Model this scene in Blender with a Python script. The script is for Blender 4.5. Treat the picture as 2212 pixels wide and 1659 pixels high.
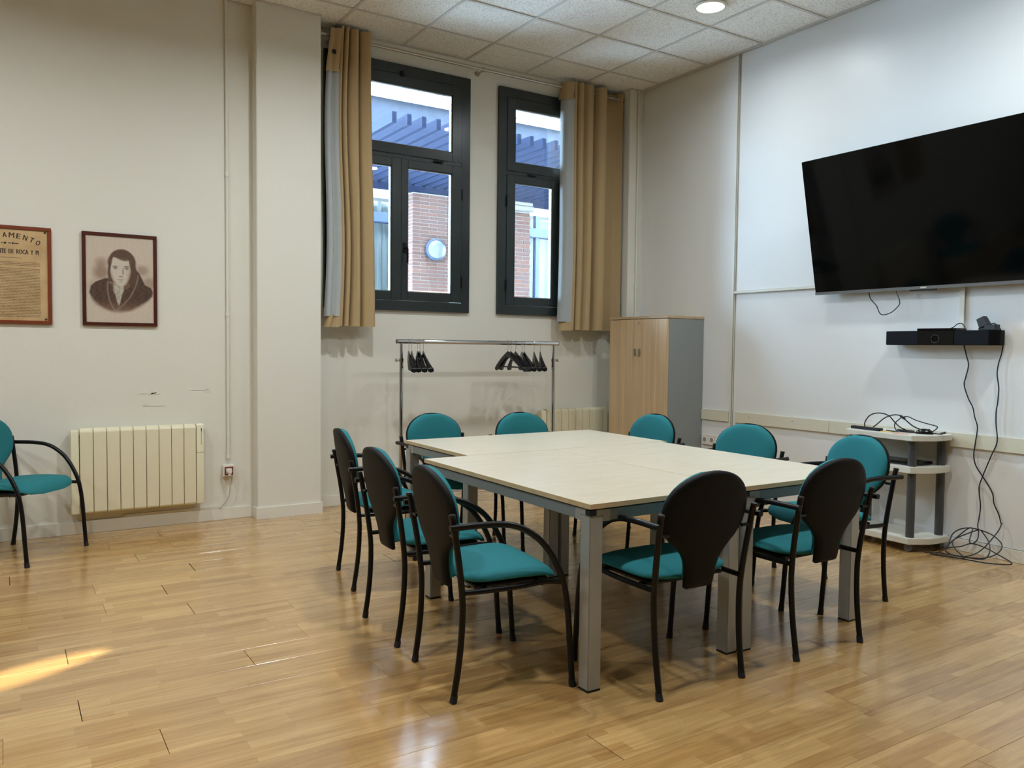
import bpy, bmesh, math, random
from mathutils import Vector, Matrix, Euler

# ------------------------------------------------------------------ reset
for o in list(bpy.data.objects): bpy.data.objects.remove(o, do_unlink=True)
S = bpy.context.scene
C = S.collection
PI = math.pi
rnd = random.Random(7)

# ------------------------------------------------------------------ camera
cam_d = bpy.data.cameras.new('camera')
cam = bpy.data.objects.new('camera', cam_d); C.objects.link(cam)
def _rot(rx, ry, rz):
    return (Matrix.Rotation(rz, 3, 'Z') @ Matrix.Rotation(rx, 3, 'X') @ Matrix.Rotation(ry, 3, 'Y'))
_R = _rot(-0.0453142, -0.0107242, -0.5648935)            # columns: right, forward, up
_right, _fwd, _up = _R.col[0], _R.col[1], _R.col[2]
_M = Matrix((_right, _up, -_fwd)).transposed().to_4x4()
_M.translation = Vector((0, 0, 1.30))
cam.matrix_world = _M
cam_d.sensor_fit = 'HORIZONTAL'; cam_d.sensor_width = 36.0
cam_d.lens = 36.0 * 1738.7 / 2212.0
cam_d.clip_start = 0.05; cam_d.clip_end = 200
S.camera = cam

# ------------------------------------------------------------------ world, sun, exposure
W = bpy.data.worlds.new('sky'); S.world = W; W.use_nodes = True
bg = W.node_tree.nodes['Background']
bg.inputs['Color'].default_value = (0.53, 0.76, 1.0, 1)
bg.inputs['Strength'].default_value = 42.0
LAMP_POWER = 29.0
LAMP_COLOR = (0.91, 0.98, 1.0)
sun_d = bpy.data.lights.new('sun', 'SUN'); sun_d.energy = 60.0; sun_d.angle = math.radians(0.35)
sun_d.color = (1.0, 0.92, 0.76)
sun = bpy.data.objects.new('sun', sun_d); C.objects.link(sun)
SUN_DIR = Vector((0.10, 1.0, -0.44)).normalized()        # travels from behind the camera into the courtyard
sun.rotation_euler = SUN_DIR.to_track_quat('-Z', 'Y').to_euler()
sun.location = (0, -4, 6)
S.view_settings.view_transform = 'Standard'
S.view_settings.look = 'None'
S.view_settings.exposure = 0.2
S.view_settings.gamma = 1.0
S.view_settings.use_curve_mapping = False
cy = S.cycles
cy.max_bounces = 6; cy.diffuse_bounces = 4; cy.glossy_bounces = 3; cy.transmission_bounces = 3; cy.transparent_max_bounces = 8
cy.caustics_reflective = False; cy.caustics_refractive = False
cy.use_adaptive_sampling = True; cy.adaptive_threshold = 0.12; cy.adaptive_min_samples = 20; cy.sample_clamp_indirect = 8.0
cy.use_denoising = True

# ------------------------------------------------------------------ materials
def srgb(r, g, b):
    f = lambda c: (c/255/12.92 if c/255 <= 0.04045 else ((c/255+0.055)/1.055)**2.4)
    return (f(r), f(g), f(b), 1)
MATS = {}
class NT:
    def __init__(s, name):
        m = bpy.data.materials.new(name); m.use_nodes = True
        s.m = m; s.t = m.node_tree; s.t.nodes.clear()
        s.out = s.t.nodes.new('ShaderNodeOutputMaterial')
    def n(s, typ, **kw):
        nd = s.t.nodes.new('ShaderNode'+typ)
        for k, v in kw.items():
            if k in nd.inputs: nd.inputs[k].default_value = v
            else: setattr(nd, k, v)
        return nd
    def l(s, a, b): s.t.links.new(a, b)
def simple(name, col, rough=0.5, metal=0.0, spec=0.5, noise=0.0, nscale=40, bump=0.0, bscale=120, coat=0.0, coord='Object'):
    k = NT(name)
    p = k.n('BsdfPrincipled'); p.inputs['Base Color'].default_value = col
    p.inputs['Roughness'].default_value = rough; p.inputs['Metallic'].default_value = metal
    p.inputs['Specular IOR Level'].default_value = spec
    p.inputs['Coat Weight'].default_value = coat
    k.l(p.outputs[0], k.out.inputs[0])
    tc = k.n('TexCoord')
    if noise:
        ns = k.n('TexNoise', Scale=nscale, Detail=4.0)
        k.l(tc.outputs[coord], ns.inputs['Vector'])
        mx = k.n('MixRGB', blend_type='MIX')
        mx.inputs[1].default_value = [c*(1-noise) for c in col[:3]]+[1]
        mx.inputs[2].default_value = [min(1, c*(1+noise)) for c in col[:3]]+[1]
        k.l(ns.outputs['Fac'], mx.inputs[0]); k.l(mx.outputs[0], p.inputs['Base Color'])
    if bump:
        nb = k.n('TexNoise', Scale=bscale, Detail=3.0)
        k.l(tc.outputs[coord], nb.inputs['Vector'])
        b = k.n('Bump', Strength=bump, Distance=0.004)
        k.l(nb.outputs['Fac'], b.inputs['Height']); k.l(b.outputs[0], p.inputs['Normal'])
    MATS[name] = k.m
    return k.m
simple('plaster', srgb(226, 224, 214), 0.6, spec=0.3, noise=0.02, nscale=3, bump=0.15, bscale=35)
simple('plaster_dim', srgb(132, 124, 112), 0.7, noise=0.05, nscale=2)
simple('skirting', srgb(228, 226, 216), 0.35, noise=0.02, nscale=6)
simple('gloss_panel', srgb(226, 227, 226), 0.16, spec=0.5, noise=0.01, nscale=2, bump=0.02, bscale=5)
simple('satin_panel', srgb(226, 227, 226), 0.36, spec=0.5, noise=0.01, nscale=2, bump=0.02, bscale=5)
simple('pvc_trim', srgb(222, 220, 208), 0.3)
simple('rail_beige', srgb(216, 212, 192), 0.35, noise=0.02, nscale=8)
simple('seam_grey', srgb(150, 146, 136), 0.5)
simple('grid_metal', srgb(206, 204, 198), 0.4)
simple('window_frame', srgb(38, 46, 46), 0.28, spec=0.5, noise=0.05, nscale=200)
simple('window_bead', srgb(120, 128, 128), 0.3)
simple('black_plastic', srgb(24, 23, 23), 0.45, spec=0.5)
simple('shell_plastic', srgb(13, 12, 12), 0.6, spec=0.2, bump=0.15, bscale=700)
simple('black_tube', srgb(9, 9, 10), 0.34, spec=0.3)
simple('rubber', srgb(18, 18, 18), 0.7)
simple('teal_fabric', srgb(38, 116, 123), 0.85, spec=0.25, noise=0.09, nscale=600, bump=0.25, bscale=900)
simple('alu', srgb(172, 174, 172), 0.42, metal=0.35, noise=0.03, nscale=60)
simple('alu_rail', srgb(140, 148, 152), 0.4, metal=0.35)
simple('chrome', srgb(215, 215, 218), 0.08, metal=1.0)
simple('brushed_metal', srgb(190, 182, 168), 0.3, metal=0.9)
simple('tan_cloth', srgb(178, 154, 116), 0.85, spec=0.15, noise=0.06, nscale=500, bump=0.2, bscale=900)
simple('lining_cloth', srgb(170, 175, 176), 0.8, spec=0.15, noise=0.03, nscale=300)
simple('radiator_cream', srgb(226, 218, 188), 0.35, noise=0.015, nscale=5)
simple('dark_gap', srgb(20, 18, 16), 0.8)
simple('cabinet_grey', srgb(138, 142, 142), 0.5, noise=0.03, nscale=50)
simple('cart_grey', srgb(214, 212, 200), 0.45, noise=0.02, nscale=60)
simple('cart_post', srgb(66, 68, 70), 0.4)
simple('caster_grey', srgb(96, 96, 100), 0.5)
simple('frame_wood', srgb(122, 54, 22), 0.4, noise=0.25, nscale=30)
simple('frame_dark', srgb(74, 28, 16), 0.35, noise=0.3, nscale=30)
simple('socket_white', srgb(228, 222, 214), 0.35)
simple('socket_red', srgb(120, 24, 32), 0.4)
simple('cable_black', srgb(22, 20, 26), 0.45)
simple('cable_white', srgb(190, 184, 170), 0.5)
simple('screen_black', srgb(4, 5, 5), 0.07, spec=0.16)
simple('bar_black', srgb(7, 7, 11), 0.6, spec=0.15)
simple('bar_gloss', srgb(4, 4, 5), 0.2, spec=0.25)
simple('silver', srgb(130, 132, 134), 0.35, metal=0.7)
simple('ring_grey', srgb(90, 92, 95), 0.3, metal=0.6)
simple('adapter_grey', srgb(38, 41, 45), 0.55)
simple('ink', srgb(58, 48, 38), 0.8)
simple('note_yellow', srgb(220, 190, 110), 0.7)
simple('note_orange', srgb(226, 160, 128), 0.7)
simple('timber_blue', srgb(22, 30, 50), 0.8, spec=0.08, noise=0.12, nscale=12)
simple('stone_blue', srgb(36, 42, 54), 0.9, noise=0.45, nscale=9, bump=0.5, bscale=12)
simple('facade_white', srgb(167, 167, 165), 0.8)
simple('facade_frame', srgb(30, 44, 74), 0.5)
simple('facade_curtain', srgb(190, 198, 200), 0.85)
simple('facade_glass', srgb(70, 92, 104), 0.08)
simple('roof_white', srgb(240, 240, 238), 0.5)
simple('roof_seam', srgb(77, 101, 127), 0.5)
simple('mortar', srgb(110, 105, 101), 0.9, noise=0.1, nscale=60)
simple('opal_lamp', srgb(94, 98, 101), 0.3)
simple('bulkhead_blue', srgb(39, 52, 72), 0.4)
simple('paving', srgb(200, 196, 190), 0.9, noise=0.1, nscale=4)
simple('exterior', srgb(190, 180, 170), 0.9)

def emission(name, col, strength):
    k = NT(name); e = k.n('Emission'); e.inputs[0].default_value = col; e.inputs[1].default_value = strength
    k.l(e.outputs[0], k.out.inputs[0]); MATS[name] = k.m
emission('lamp_glow', (1.0, 0.97, 0.92, 1), 1.6)

def glass(name, tint):
    k = NT(name)
    tr = k.n('BsdfTransparent'); tr.inputs[0].default_value = tint
    gl = k.n('BsdfGlossy'); gl.inputs['Roughness'].default_value = 0.0
    fr = k.n('Fresnel', IOR=1.5)
    mx = k.n('MixShader')
    k.l(fr.outputs[0], mx.inputs[0]); k.l(tr.outputs[0], mx.inputs[1]); k.l(gl.outputs[0], mx.inputs[2])
    k.l(mx.outputs[0], k.out.inputs[0]); MATS[name] = k.m
glass('pane_glass', (0.93, 0.95, 0.96, 1))
glass('sun_dim_glass', (0.62, 0.62, 0.60, 1))  # tint added to dim the sun through the unseen back window

def floor_mat():
    k = NT('laminate')
    tc = k.n('TexCoord'); oi = k.n('ObjectInfo')
    wn = k.n('TexWhiteNoise', noise_dimensions='1D'); k.l(oi.outputs['Random'], wn.inputs['W'])
    off = k.n('VectorMath', operation='SCALE'); off.inputs['Scale'].default_value = 7.0
    k.l(wn.outputs['Color'], off.inputs[0])
    # snap the offset in y to whole strips so the three strips stay registered
    sep = k.n('SeparateXYZ'); k.l(off.outputs[0], sep.inputs[0])
    sn = k.n('Math', operation='SNAP'); sn.inputs[1].default_value = 0.13; k.l(sep.outputs[1], sn.inputs[0])
    cmb = k.n('CombineXYZ'); k.l(sep.outputs[0], cmb.inputs[0]); k.l(sn.outputs[0], cmb.inputs[1])
    add = k.n('VectorMath', operation='ADD'); k.l(tc.outputs['Object'], add.inputs[0]); k.l(cmb.outputs[0], add.inputs[1])
    br = k.n('TexBrick'); br.offset = 0.37; br.offset_frequency = 2
    br.inputs['Scale'].default_value = 1.0; br.inputs['Brick Width'].default_value = 0.46; br.inputs['Row Height'].default_value = 0.065
    br.inputs['Mortar Size'].default_value = 0.0004; br.inputs['Mortar Smooth'].default_value = 0.2
    br.inputs['Color1'].default_value = srgb(203, 166, 110); br.inputs['Color2'].default_value = srgb(176, 134, 80)
    br.inputs['Mortar'].default_value = srgb(154, 118, 76); br.inputs['Bias'].default_value = -0.15
    k.l(add.outputs[0], br.inputs['Vector'])
    mp = k.n('Mapping'); mp.inputs['Scale'].default_value = (3.2, 48, 1); k.l(add.outputs[0], mp.inputs[0])
    ns = k.n('TexNoise', Scale=1.0, Detail=6.0, Roughness=0.6, Distortion=0.8); k.l(mp.outputs[0], ns.inputs['Vector'])
    ramp = k.n('ValToRGB'); ramp.color_ramp.elements[0].position = 0.3; ramp.color_ramp.elements[0].color = (0.72, 0.66, 0.58, 1)
    ramp.color_ramp.elements[1].position = 0.72; ramp.color_ramp.elements[1].color = (1.08, 1.06, 1.02, 1)
    k.l(ns.outputs['Fac'], ramp.inputs[0])
    mx = k.n('MixRGB', blend_type='MULTIPLY'); mx.inputs[0].default_value = 1.0
    k.l(br.outputs['Color'], mx.inputs[1]); k.l(ramp.outputs[0], mx.inputs[2])
    hv = k.n('HueSaturation'); k.l(mx.outputs[0], hv.inputs['Color'])
    mr = k.n('MapRange'); mr.inputs['To Min'].default_value = 0.92; mr.inputs['To Max'].default_value = 1.06
    k.l(oi.outputs['Random'], mr.inputs[0]); k.l(mr.outputs[0], hv.inputs['Value'])
    p = k.n('BsdfPrincipled'); k.l(hv.outputs[0], p.inputs['Base Color'])
    n2 = k.n('TexNoise', Scale=2.5, Detail=3.0); k.l(add.outputs[0], n2.inputs['Vector'])
    m2 = k.n('MapRange'); m2.inputs['To Min'].default_value = 0.20; m2.inputs['To Max'].default_value = 0.32
    k.l(n2.outputs['Fac'], m2.inputs[0]); k.l(m2.outputs[0], p.inputs['Roughness'])
    p.inputs['Specular IOR Level'].default_value = 0.8; p.inputs['Coat Weight'].default_value = 0.7; p.inputs['Coat Roughness'].default_value = 0.16
    bp = k.n('Bump', Strength=0.05, Distance=0.002); k.l(ns.outputs['Fac'], bp.inputs['Height']); k.l(bp.outputs[0], p.inputs['Normal'])
    k.l(p.outputs[0], k.out.inputs[0]); MATS['laminate'] = k.m
floor_mat()

def wood_mat(name, c1, c2, axis, sc=1.0, rough=0.45):
    k = NT(name); tc = k.n('TexCoord'); mp = k.n('Mapping')
    s = [34*sc, 34*sc, 34*sc]; s[axis] = 0.9*sc
    mp.inputs['Scale'].default_value = s; k.l(tc.outputs['Object'], mp.inputs[0])
    ns = k.n('TexNoise', Scale=1.0, Detail=5.0, Roughness=0.6, Distortion=0.3); k.l(mp.outputs[0], ns.inputs['Vector'])
    r = k.n('ValToRGB'); r.color_ramp.elements[0].position = 0.32; r.color_ramp.elements[0].color = c1
    r.color_ramp.elements[1].position = 0.7; r.color_ramp.elements[1].color = c2
    k.l(ns.outputs['Fac'], r.inputs[0]); p = k.n('BsdfPrincipled'); p.inputs['Roughness'].default_value = rough
    k.l(r.outputs[0], p.inputs['Base Color']); k.l(p.outputs[0], k.out.inputs[0]); MATS[name] = k.m
wood_mat('oak_door', srgb(190, 162, 126), srgb(214, 188, 152), 2)
wood_mat('oak_top', srgb(172, 146, 112), srgb(200, 174, 138), 1)
wood_mat('edge_band', srgb(196, 172, 132), srgb(214, 192, 154), 0, 0.4)

def table_mat():
    k = NT('table_laminate'); tc = k.n('TexCoord'); mp = k.n('Mapping'); mp.inputs['Scale'].default_value = (4, 18, 4)
    k.l(tc.outputs['Object'], mp.inputs[0]); ns = k.n('TexNoise', Scale=1.0, Detail=6.0, Roughness=0.65); k.l(mp.outputs[0], ns.inputs['Vector'])
    r = k.n('ValToRGB'); r.color_ramp.elements[0].position = 0.3; r.color_ramp.elements[0].color = srgb(198, 186, 163)
    r.color_ramp.elements[1].position = 0.7; r.color_ramp.elements[1].color = srgb(210, 199, 178)
    k.l(ns.outputs['Fac'], r.inputs[0]); p = k.n('BsdfPrincipled'); p.inputs['Roughness'].default_value = 0.32; p.inputs['Specular IOR Level'].default_value = 0.75
    k.l(r.outputs[0], p.inputs['Base Color']); k.l(p.outputs[0], k.out.inputs[0]); MATS['table_laminate'] = k.m
table_mat()

def tile_mat():
    k = NT('ceiling_tile'); tc = k.n('TexCoord'); oi = k.n('ObjectInfo')
    ad = k.n('VectorMath', operation='ADD'); k.l(tc.outputs['Object'], ad.inputs[0]); k.l(oi.outputs['Location'], ad.inputs[1])
    ns = k.n('TexNoise', Scale=95.0, Detail=2.0, Roughness=0.7); k.l(ad.outputs[0], ns.inputs['Vector'])
    r = k.n('ValToRGB'); r.color_ramp.elements[0].position = 0.36; r.color_ramp.elements[0].color = srgb(206, 204, 198)
    r.color_ramp.elements[1].position = 0.50; r.color_ramp.elements[1].color = srgb(244, 243, 238)
    k.l(ns.outputs['Fac'], r.inputs[0]); p = k.n('BsdfPrincipled'); p.inputs['Roughness'].default_value = 0.9
    k.l(r.outputs[0], p.inputs['Base Color'])
    b = k.n('Bump', Strength=0.4, Distance=0.003); k.l(ns.outputs['Fac'], b.inputs['Height']); k.l(b.outputs[0], p.inputs['Normal'])
    k.l(p.outputs[0], k.out.inputs[0]); MATS['ceiling_tile'] = k.m
tile_mat()

def brick_mat():
    k = NT('brick'); tc = k.n('TexCoord'); oi = k.n('ObjectInfo')
    r = k.n('ValToRGB'); e = r.color_ramp.elements
    e[0].position = 0; e[0].color = srgb(74, 49, 42); e[1].position = 1; e[1].color = srgb(96, 61, 50)
    n = e.new(0.35); n.color = srgb(85, 56, 47); n = e.new(0.7); n.color = srgb(80, 57, 53)
    k.l(oi.outputs['Random'], r.inputs[0])
    ns = k.n('TexNoise', Scale=40.0, Detail=4.0); k.l(tc.outputs['Object'], ns.inputs['Vector'])
    mx = k.n('MixRGB', blend_type='OVERLAY'); mx.inputs[0].default_value = 0.4
    k.l(r.outputs[0], mx.inputs[1]); k.l(ns.outputs['Fac'], mx.inputs[2])
    p = k.n('BsdfPrincipled'); p.inputs['Roughness'].default_value = 0.9; k.l(mx.outputs[0], p.inputs['Base Color'])
    k.l(p.outputs[0], k.out.inputs[0]); MATS['brick'] = k.m
brick_mat()

def vcol_mat(name, rough=0.5):
    k = NT(name); a = k.n('Attribute'); a.attribute_name = 'Col'
    p = k.n('BsdfPrincipled'); p.inputs['Roughness'].default_value = rough; p.inputs['Specular IOR Level'].default_value = 0.3
    k.l(a.outputs['Color'], p.inputs['Base Color']); k.l(p.outputs[0], k.out.inputs[0]); MATS[name] = k.m
vcol_mat('print_colour')

def paper_mat():
    # aged paper with rows of tiny handwriting between two heights (flat print)
    k = NT('old_paper'); tc = k.n('TexCoord'); sep = k.n('SeparateXYZ'); k.l(tc.outputs['Object'], sep.inputs[0])
    n0 = k.n('TexNoise', Scale=9.0, Detail=4.0); k.l(tc.outputs['Object'], n0.inputs['Vector'])
    base = k.n('ValToRGB'); base.color_ramp.elements[0].color = srgb(184, 150, 104); base.color_ramp.elements[1].color = srgb(206, 176, 130)
    base.color_ramp.elements[0].position = .3; base.color_ramp.elements[1].position = .7
    k.l(n0.outputs['Fac'], base.inputs[0])
    def M(op, a, b=None):
        m = k.n('Math', operation=op)
        for i, v in enumerate((a, b)):
            if v is None: continue
            if isinstance(v, (int, float)): m.inputs[i].default_value = v
            else: k.l(v, m.inputs[i])
        return m.outputs[0]
    x, z = sep.outputs[0], sep.outputs[2]
    wob = k.n('TexNoise', Scale=60.0, Detail=1.0); k.l(tc.outputs['Object'], wob.inputs['Vector'])
    zz = M('ADD', z, M('MULTIPLY', M('SUBTRACT', wob.outputs['Fac'], 0.5), 0.004))
    row = M('FRACT', M('MULTIPLY', zz, 100.0))
    line = M('LESS_THAN', row, 0.42)
    mp = k.n('Mapping'); mp.inputs['Scale'].default_value = (300, 1, 140); k.l(tc.outputs['Object'], mp.inputs[0])
    nn = k.n('TexNoise', Scale=1.0, Detail=2.0); k.l(mp.outputs[0], nn.inputs['Vector'])
    ink = M('MULTIPLY', line, M('GREATER_THAN', nn.outputs['Fac'], 0.42))
    ink = M('MULTIPLY', ink, M('LESS_THAN', z, 0.085)); ink = M('MULTIPLY', ink, M('GREATER_THAN', z, -0.272))
    ink = M('MULTIPLY', ink, M('LESS_THAN', M('ABSOLUTE', x), 0.175))
    gap = M('GREATER_THAN', M('ABSOLUTE', M('SUBTRACT', z, 0.052)), 0.008)
    ink = M('MULTIPLY', M('MULTIPLY', ink, gap), 0.85)
    mx = k.n('MixRGB'); k.l(ink, mx.inputs[0]); k.l(base.outputs[0], mx.inputs[1]); mx.inputs[2].default_value = srgb(92, 74, 50)
    p = k.n('BsdfPrincipled'); p.inputs['Roughness'].default_value = 0.5; k.l(mx.outputs[0], p.inputs['Base Color'])
    k.l(p.outputs[0], k.out.inputs[0]); MATS['old_paper'] = k.m
paper_mat()

# ------------------------------------------------------------------ mesh helpers
class MB:
    def __init__(s): s.v = []; s.f = []
    def box(s, x0, x1, y0, y1, z0, z1):
        n = len(s.v)
        s.v += [(x0,y0,z0),(x1,y0,z0),(x1,y1,z0),(x0,y1,z0),(x0,y0,z1),(x1,y0,z1),(x1,y1,z1),(x0,y1,z1)]
        s.f += [tuple(n+i for i in q) for q in ((3,2,1,0),(4,5,6,7),(0,1,5,4),(1,2,6,5),(2,3,7,6),(3,0,4,7))]
        return s
    def prism(s, pts, axis, a, b):
        """polygon (counter-clockwise list of 2-D points) extruded along axis from a to b"""
        def P(p, h):
            return {0: (h, p[0], p[1]), 1: (p[0], h, p[1]), 2: (p[0], p[1], h)}[axis]
        n = len(s.v); m = len(pts)
        s.v += [P(p, a) for p in pts] + [P(p, b) for p in pts]
        s.f.append(tuple(range(n+m-1, n-1, -1))); s.f.append(tuple(range(n+m, n+2*m)))
        for i in range(m):
            j = (i+1) % m; s.f.append((n+i, n+j, n+m+j, n+m+i))
        return s
    def tube(s, pts, r, sides=10, smooth=0, cap=True, ry=None):
        P = [Vector(p) for p in pts]
        if smooth: P = catmull(P, smooth)
        rs = r if isinstance(r, (list, tuple)) else [r]*len(P)
        n0 = len(s.v); T = []
        for i in range(len(P)):
            a = P[max(i-1, 0)]; b = P[min(i+1, len(P)-1)]; d = (b-a)
            T.append(d.normalized() if d.length > 1e-9 else Vector((0, 0, 1)))
        u = T[0].orthogonal().normalized()
        if abs(T[0].z) < 0.9: u = T[0].cross(Vector((0, 0, 1))).normalized()
        for i in range(len(P)):
            u = (u - T[i]*u.dot(T[i])).normalized(); w = T[i].cross(u)
            for k in range(sides):
                a = 2*PI*k/sides
                s.v.append(tuple(P[i] + u*math.cos(a)*rs[i] + w*math.sin(a)*(ry or rs[i])))
        for i in range(len(P)-1):
            for k in range(sides):
                a = n0+i*sides+k; b = n0+i*sides+(k+1) % sides
                s.f.append((a, b, b+sides, a+sides))
        if cap:
            s.f.append(tuple(n0+k for k in range(sides-1, -1, -1)))
            e = n0+(len(P)-1)*sides; s.f.append(tuple(e+k for k in range(sides)))
        return s
    def cyl(s, a, b, r, sides=16): return s.tube([a, b], r, sides)
    def lathe(s, prof, sides=24, origin=(0,0,0), axis='Z'):
        n0 = len(s.v); o = Vector(origin)
        for (r, h) in prof:
            for k in range(sides):
                a = 2*PI*k/sides
                p = Vector((r*math.cos(a), r*math.sin(a), h))
                if axis == 'X': p = Vector((p.z, p.x, p.y))
                if axis == 'Y': p = Vector((p.y, p.z, p.x))
                s.v.append(tuple(o+p))
        for i in range(len(prof)-1):
            for k in range(sides):
                a = n0+i*sides+k; b = n0+i*sides+(k+1) % sides
                s.f.append((a, b, b+sides, a+sides))
        s.f.append(tuple(n0+k for k in range(sides-1, -1, -1)))
        e = n0+(len(prof)-1)*sides; s.f.append(tuple(e+k for k in range(sides)))
        return s
    def grid(s, P):
        n0 = len(s.v); h = len(P); w = len(P[0])
        for row in P: s.v += [tuple(p) for p in row]
        for i in range(h-1):
            for j in range(w-1):
                a = n0+i*w+j; s.f.append((a, a+1, a+w+1, a+w))
        return s
    def pad(s, F, B):
        """closed pillow from a front grid F and a back grid B of equal size"""
        h = len(F); w = len(F[0]); n0 = len(s.v)
        for row in F: s.v += [tuple(p) for p in row]
        n1 = len(s.v)
        for row in B: s.v += [tuple(p) for p in row]
        for i in range(h-1):
            for j in range(w-1):
                a = n0+i*w+j; s.f.append((a, a+1, a+w+1, a+w))
                a = n1+i*w+j; s.f.append((a, a+w, a+w+1, a+1))
        for i in range(h-1):
            for j in (0, w-1):
                a, b, c, d = n0+i*w+j, n0+(i+1)*w+j, n1+(i+1)*w+j, n1+i*w+j
                s.f.append((a, b, c, d) if j == 0 else (d, c, b, a))
        for j in range(w-1):
            for i in (0, h-1):
                a, b, c, d = n0+i*w+j, n0+i*w+j+1, n1+i*w+j+1, n1+i*w+j
                s.f.append((d, c, b, a) if i == 0 else (a, b, c, d))
        return s
    def mesh(s, name, mat, bevel=0, seg=2, smooth=True, ang=35, off=(0,0,0)):
        me = bpy.data.meshes.new(name)
        o = Vector(off)
        me.from_pydata([tuple(Vector(p)-o) for p in s.v], [], s.f)
        bm = bmesh.new(); bm.from_mesh(me)
        bmesh.ops.recalc_face_normals(bm, faces=bm.faces)
        if bevel:
            ed = [e for e in bm.edges if len(e.link_faces) == 2 and e.calc_face_angle(0) > 0.6]
            bmesh.ops.bevel(bm, geom=ed, offset=bevel, segments=seg, affect='EDGES', clamp_overlap=True)
        bm.to_mesh(me); bm.free()
        if smooth:
            for p in me.polygons: p.use_smooth = True
            me.set_sharp_from_angle(angle=math.radians(ang))
        me.materials.append(MATS[mat])
        return me
def catmull(P, n):
    out = []
    for i in range(len(P)-1):
        p0 = P[max(i-1, 0)]; p1 = P[i]; p2 = P[i+1]; p3 = P[min(i+2, len(P)-1)]
        for k in range(n):
            t = k/n
            out.append(0.5*((2*p1) + (p2-p0)*t + (2*p0-5*p1+4*p2-p3)*t*t + (3*p1-p0-3*p2+p3)*t**3))
    out.append(P[-1]); return out
def wpos(p):
    v = Vector((0, 0, 0))
    while p is not None: v += p.location; p = p.parent
    return v
def part(name, mb, mat, parent=None, world=True, bevel=0, seg=2, smooth=True, ang=35, kind=None, label=None):
    """mb in world coordinates when world and the parents are unrotated, else in the parent's own coordinates"""
    off = wpos(parent) if (parent is not None and world) else (0, 0, 0)
    me = mb.mesh(name, mat, bevel, seg, smooth, ang, off) if isinstance(mb, MB) else mb
    o = bpy.data.objects.new(name, me); C.objects.link(o)
    if parent is not None: o.parent = parent
    if kind: o['kind'] = kind
    if label: o['label'] = label
    return o
def tag(o, label, cat, group=None, kind=None):
    o['label'] = label; o['category'] = cat
    if group: o['group'] = group
    if kind: o['kind'] = kind
    return o
def thing(name, label, cat, loc=(0,0,0), rz=0, group=None, kind=None):
    o = bpy.data.objects.new(name, None); C.objects.link(o)
    o.empty_display_size = 0.1; o.location = loc; o.rotation_euler = (0, 0, rz)
    return tag(o, label, cat, group, kind)
def one(name, mb, mat, label, cat, group=None, kind=None, loc=None, **kw):
    """a thing that is a single mesh; its origin sits at loc"""
    off = loc or (0, 0, 0)
    me = mb.mesh(name, mat, kw.get('bevel', 0), kw.get('seg', 2), kw.get('smooth', True), kw.get('ang', 35), off)
    o = bpy.data.objects.new(name, me); C.objects.link(o); o.location = off
    return tag(o, label, cat, group, kind)
def copy_tree(o, parent=None):
    c = o.copy(); C.objects.link(c); c.parent = parent
    for ch in o.children: copy_tree(ch, c)
    return c
def box(*a): return MB().box(*a)

# ------------------------------------------------------------------ room dimensions (metres)
XR = 5.308; YL = 6.157; YP = 6.037; YW = 6.25; ZC = 3.789
XS = -3.2; YB = -2.6                      # far side wall and the wall behind the camera
XP1, XP2 = 1.594, 2.079                   # pilaster
XQ = 5.138                                # corner pilaster

# ---- floor
floor = one('floor', box(XS-.2, XR+.2, YB-.2, YW+.3, -0.15, -0.0085), 'dark_gap', 'honey coloured strip laminate floor of the meeting room', 'floor', kind='structure')
PW, PLN = 0.1945, 1.286
plank_me = box(-PLN/2, PLN/2, -PW/2+.0004, PW/2-.0004, -0.0085, 0).mesh('plank', 'laminate', bevel=0.0009, seg=1)
row = 0; y = 0.74
while y < YW-.01:
    x = -1.6 + rnd.uniform(-1.2, 0)
    yc = y+PW/2
    ymax = YL if True else YW
    while x < XR-0.02:
        x0, x1 = x, min(x+PLN, XR-.004)
        g = 0.0008 if rnd.random() < 0.72 else rnd.uniform(0.002, 0.005)
        o = bpy.data.objects.new('plank', plank_me); C.objects.link(o); o.parent = floor
        o.location = ((x0+x1)/2, yc, 0); o.scale = ((x1-x0-g)/PLN, 1, 1)
        x += PLN
    y += PW; row += 1
part('plank_field', box(XS, -1.6-1.3, 0.74, YL, -.0085, -.0002).box(XS, XR, YB, 0.739, -.0085, -.0002), 'laminate', floor, kind='stuff')

# ---- ceiling: grid with separate tiles
ceil = one('ceiling', box(XS-.2, XR+.2, YB-.2, YW+.3, ZC+.03, ZC+.25), 'plaster', 'suspended ceiling of speckled mineral tiles in a metal grid', 'ceiling', kind='structure')
T = 0.605; GX, GY = 3.4518, 3.9564
xs = sorted({XS, XR} | {GX+T*k for k in range(-12, 6) if XS < GX+T*k < XR-.01})
ys = sorted({YB, YW} | {GY+T*k for k in range(-12, 6) if YB < GY+T*k < YW-.01})
tile_me = box(-.5, .5, -.5, .5, 0, .02).mesh('ceiling_tile', 'ceiling_tile')
cache = {}
for i in range(len(xs)-1):
    for j in range(len(ys)-1):
        w, d = xs[i+1]-xs[i]-.004, ys[j+1]-ys[j]-.004
        key = (round(w, 3), round(d, 3))
        if key not in cache: cache[key] = box(-w/2, w/2, -d/2, d/2, 0, .02).mesh('ceiling_tile', 'ceiling_tile')
        o = bpy.data.objects.new('ceiling_tile', cache[key]); C.objects.link(o); o.parent = ceil
        o.location = ((xs[i]+xs[i+1])/2, (ys[j]+ys[j+1])/2, ZC+.004+rnd.uniform(0, .002))
for x in xs[1:-1]: part('grid_bar', box(x-.012, x+.012, YB, YW, ZC, ZC+.0035), 'grid_metal', ceil)
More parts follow.
